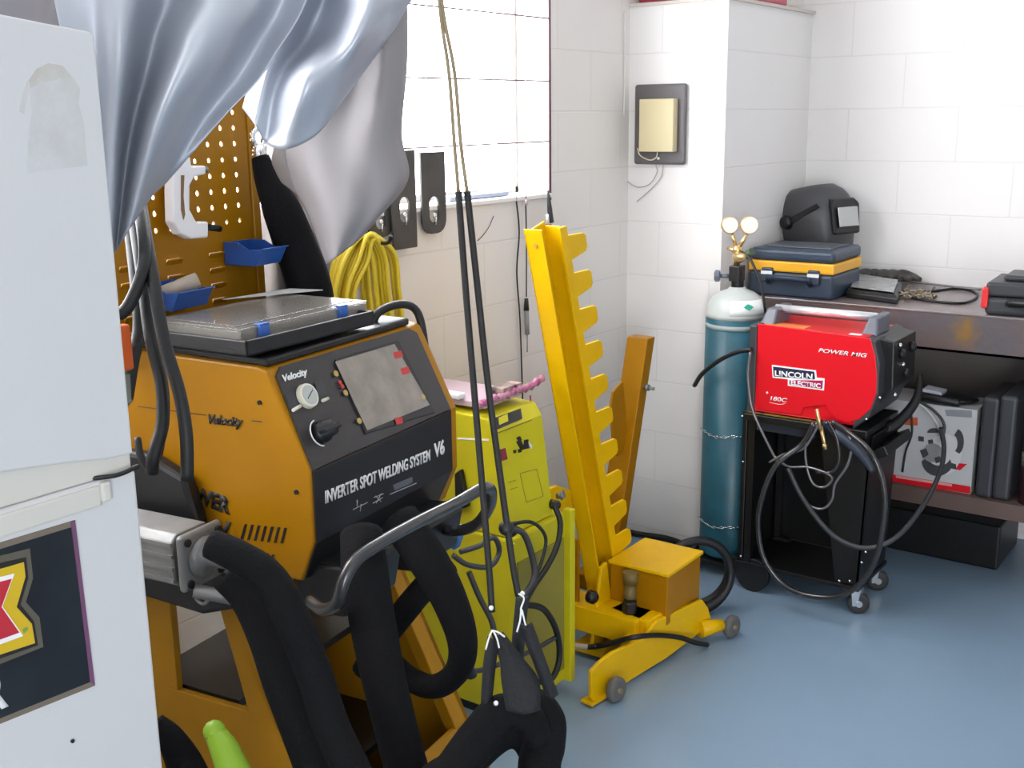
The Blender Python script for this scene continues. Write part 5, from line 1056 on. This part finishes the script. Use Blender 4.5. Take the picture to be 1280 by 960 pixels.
b = B(); slabpx(b, [(1199, 579), (1209, 580), (1200, 588), (1195, 586)], cn, .001); done(b, 'tool_picture', RED, cbx, label='red printed tip of the pictured tool')
b = B(); slabpx(b, [(1181, 512), (1215, 513), (1215, 522), (1183, 520)], cn, .0008); done(b, 'print_band', mat('grey_band', (.25, .26, .28), .5), cbx)
bg_ = V(((xa+xb)/2+.03, SY+.08, zt2))
b = B(); b.ball(bg_+V((0, 0, .012)), .02, 8, (4.6, 3.2, .8)); b.tube([bg_+V((-.09, -.05, .012)), bg_+V((-.03, -.08, .02)), bg_+V((.05, -.07, .014))], .014, 8)
done(b, 'black_pouch', BLK, label='flattened black pouch on top of the white carton', cat='pouch')
b = B(); b.box(bg_.x-.07, bg_.x-.01, SY+.02, SY+.08, zt2+.03, zt2+.04, Matrix.Rotation(.1, 3, 'Y')); done(b, 'paper_note', mat('blue_white_paper', (.5, .52, .6), .5), label='small pale note lying on the black pouch', cat='paper')
for lab, pts, r, m_ in (('white wire arching from the pouch down over the carton picture', [(1142, 500), (1158, 512), (1170, 528), (1178, 548)], .0035, mat('white_wire', (.6, .6, .58), .4)), ('black wire hanging down the left part of the carton', [(1138, 508), (1140, 540), (1132, 565), (1128, 590)], .0035, RUB), ('grey wire arching right of the white wire over the carton', [(1150, 502), (1168, 514), (1180, 530), (1178, 552)], .0045, DGREY)):
    b = B(); b.tube([at(x, y, Y=SY-.012) for x, y in pts], r, 8); done(b, 'loose_wire', m_, label=lab, cat='wire')
xc = at(1218, 618, Y=SY).x; xd = at(1262, 622, Y=SY).x; z3 = at(1240, 492, Y=SY).z
uc_ = thing('upright_case', ((xc+xd)/2, SY+.1, sh_t), 'dark grey moulded case standing upright on the lower shelf right of the carton', 'tool case')
b = B(); b.box(xc+.002, xc+(xd-xc)*.497, SY-.01, SY+.25, sh_t, z3-.012); done(b, 'half_shell', DGREY, uc_, bevel=.01, seg=3)
b = B(); b.box(xc+(xd-xc)*.503, xd, SY-.01, SY+.25, sh_t, z3); done(b, 'half_shell', DGREY, uc_, bevel=.012, seg=3)
b = B(); b.ball((xd+.035, SY+.22, z3+.0), .055, 10, (1.2, 1., 1.1)); b.cyl((xd+.045, SY+.22, sh_t), (xd+.045, SY+.22, z3-.02), .035, .045); done(b, 'angle_grinder', BLK, label='rounded black power tool leaning behind the upright grey case', cat='power tool')
cn_ = thing('spray_can', (xd+.055, SY+.02, sh_t), 'dark can with a silver band at the right frame edge on the lower shelf', 'can')
b = B(); b.cyl((xd+.055, SY+.02, sh_t), (xd+.055, SY+.02, z3-.02), .034, n=24); done(b, 'can_body', mat('maroon_black', (.05, .02, .025), .35), cn_)
b = B(); b.cyl((xd+.055, SY+.02, sh_t+.12), (xd+.055, SY+.02, sh_t+.165), .0348, n=24); done(b, 'band', STEEL, cn_)
b = B(); b.box(-1.32, -.748, 3.805, 4.10, 0, .155); fbx = done(b, 'black_crate', BLKM, bevel=.008, label='long low black box on the floor under the bench', cat='box')
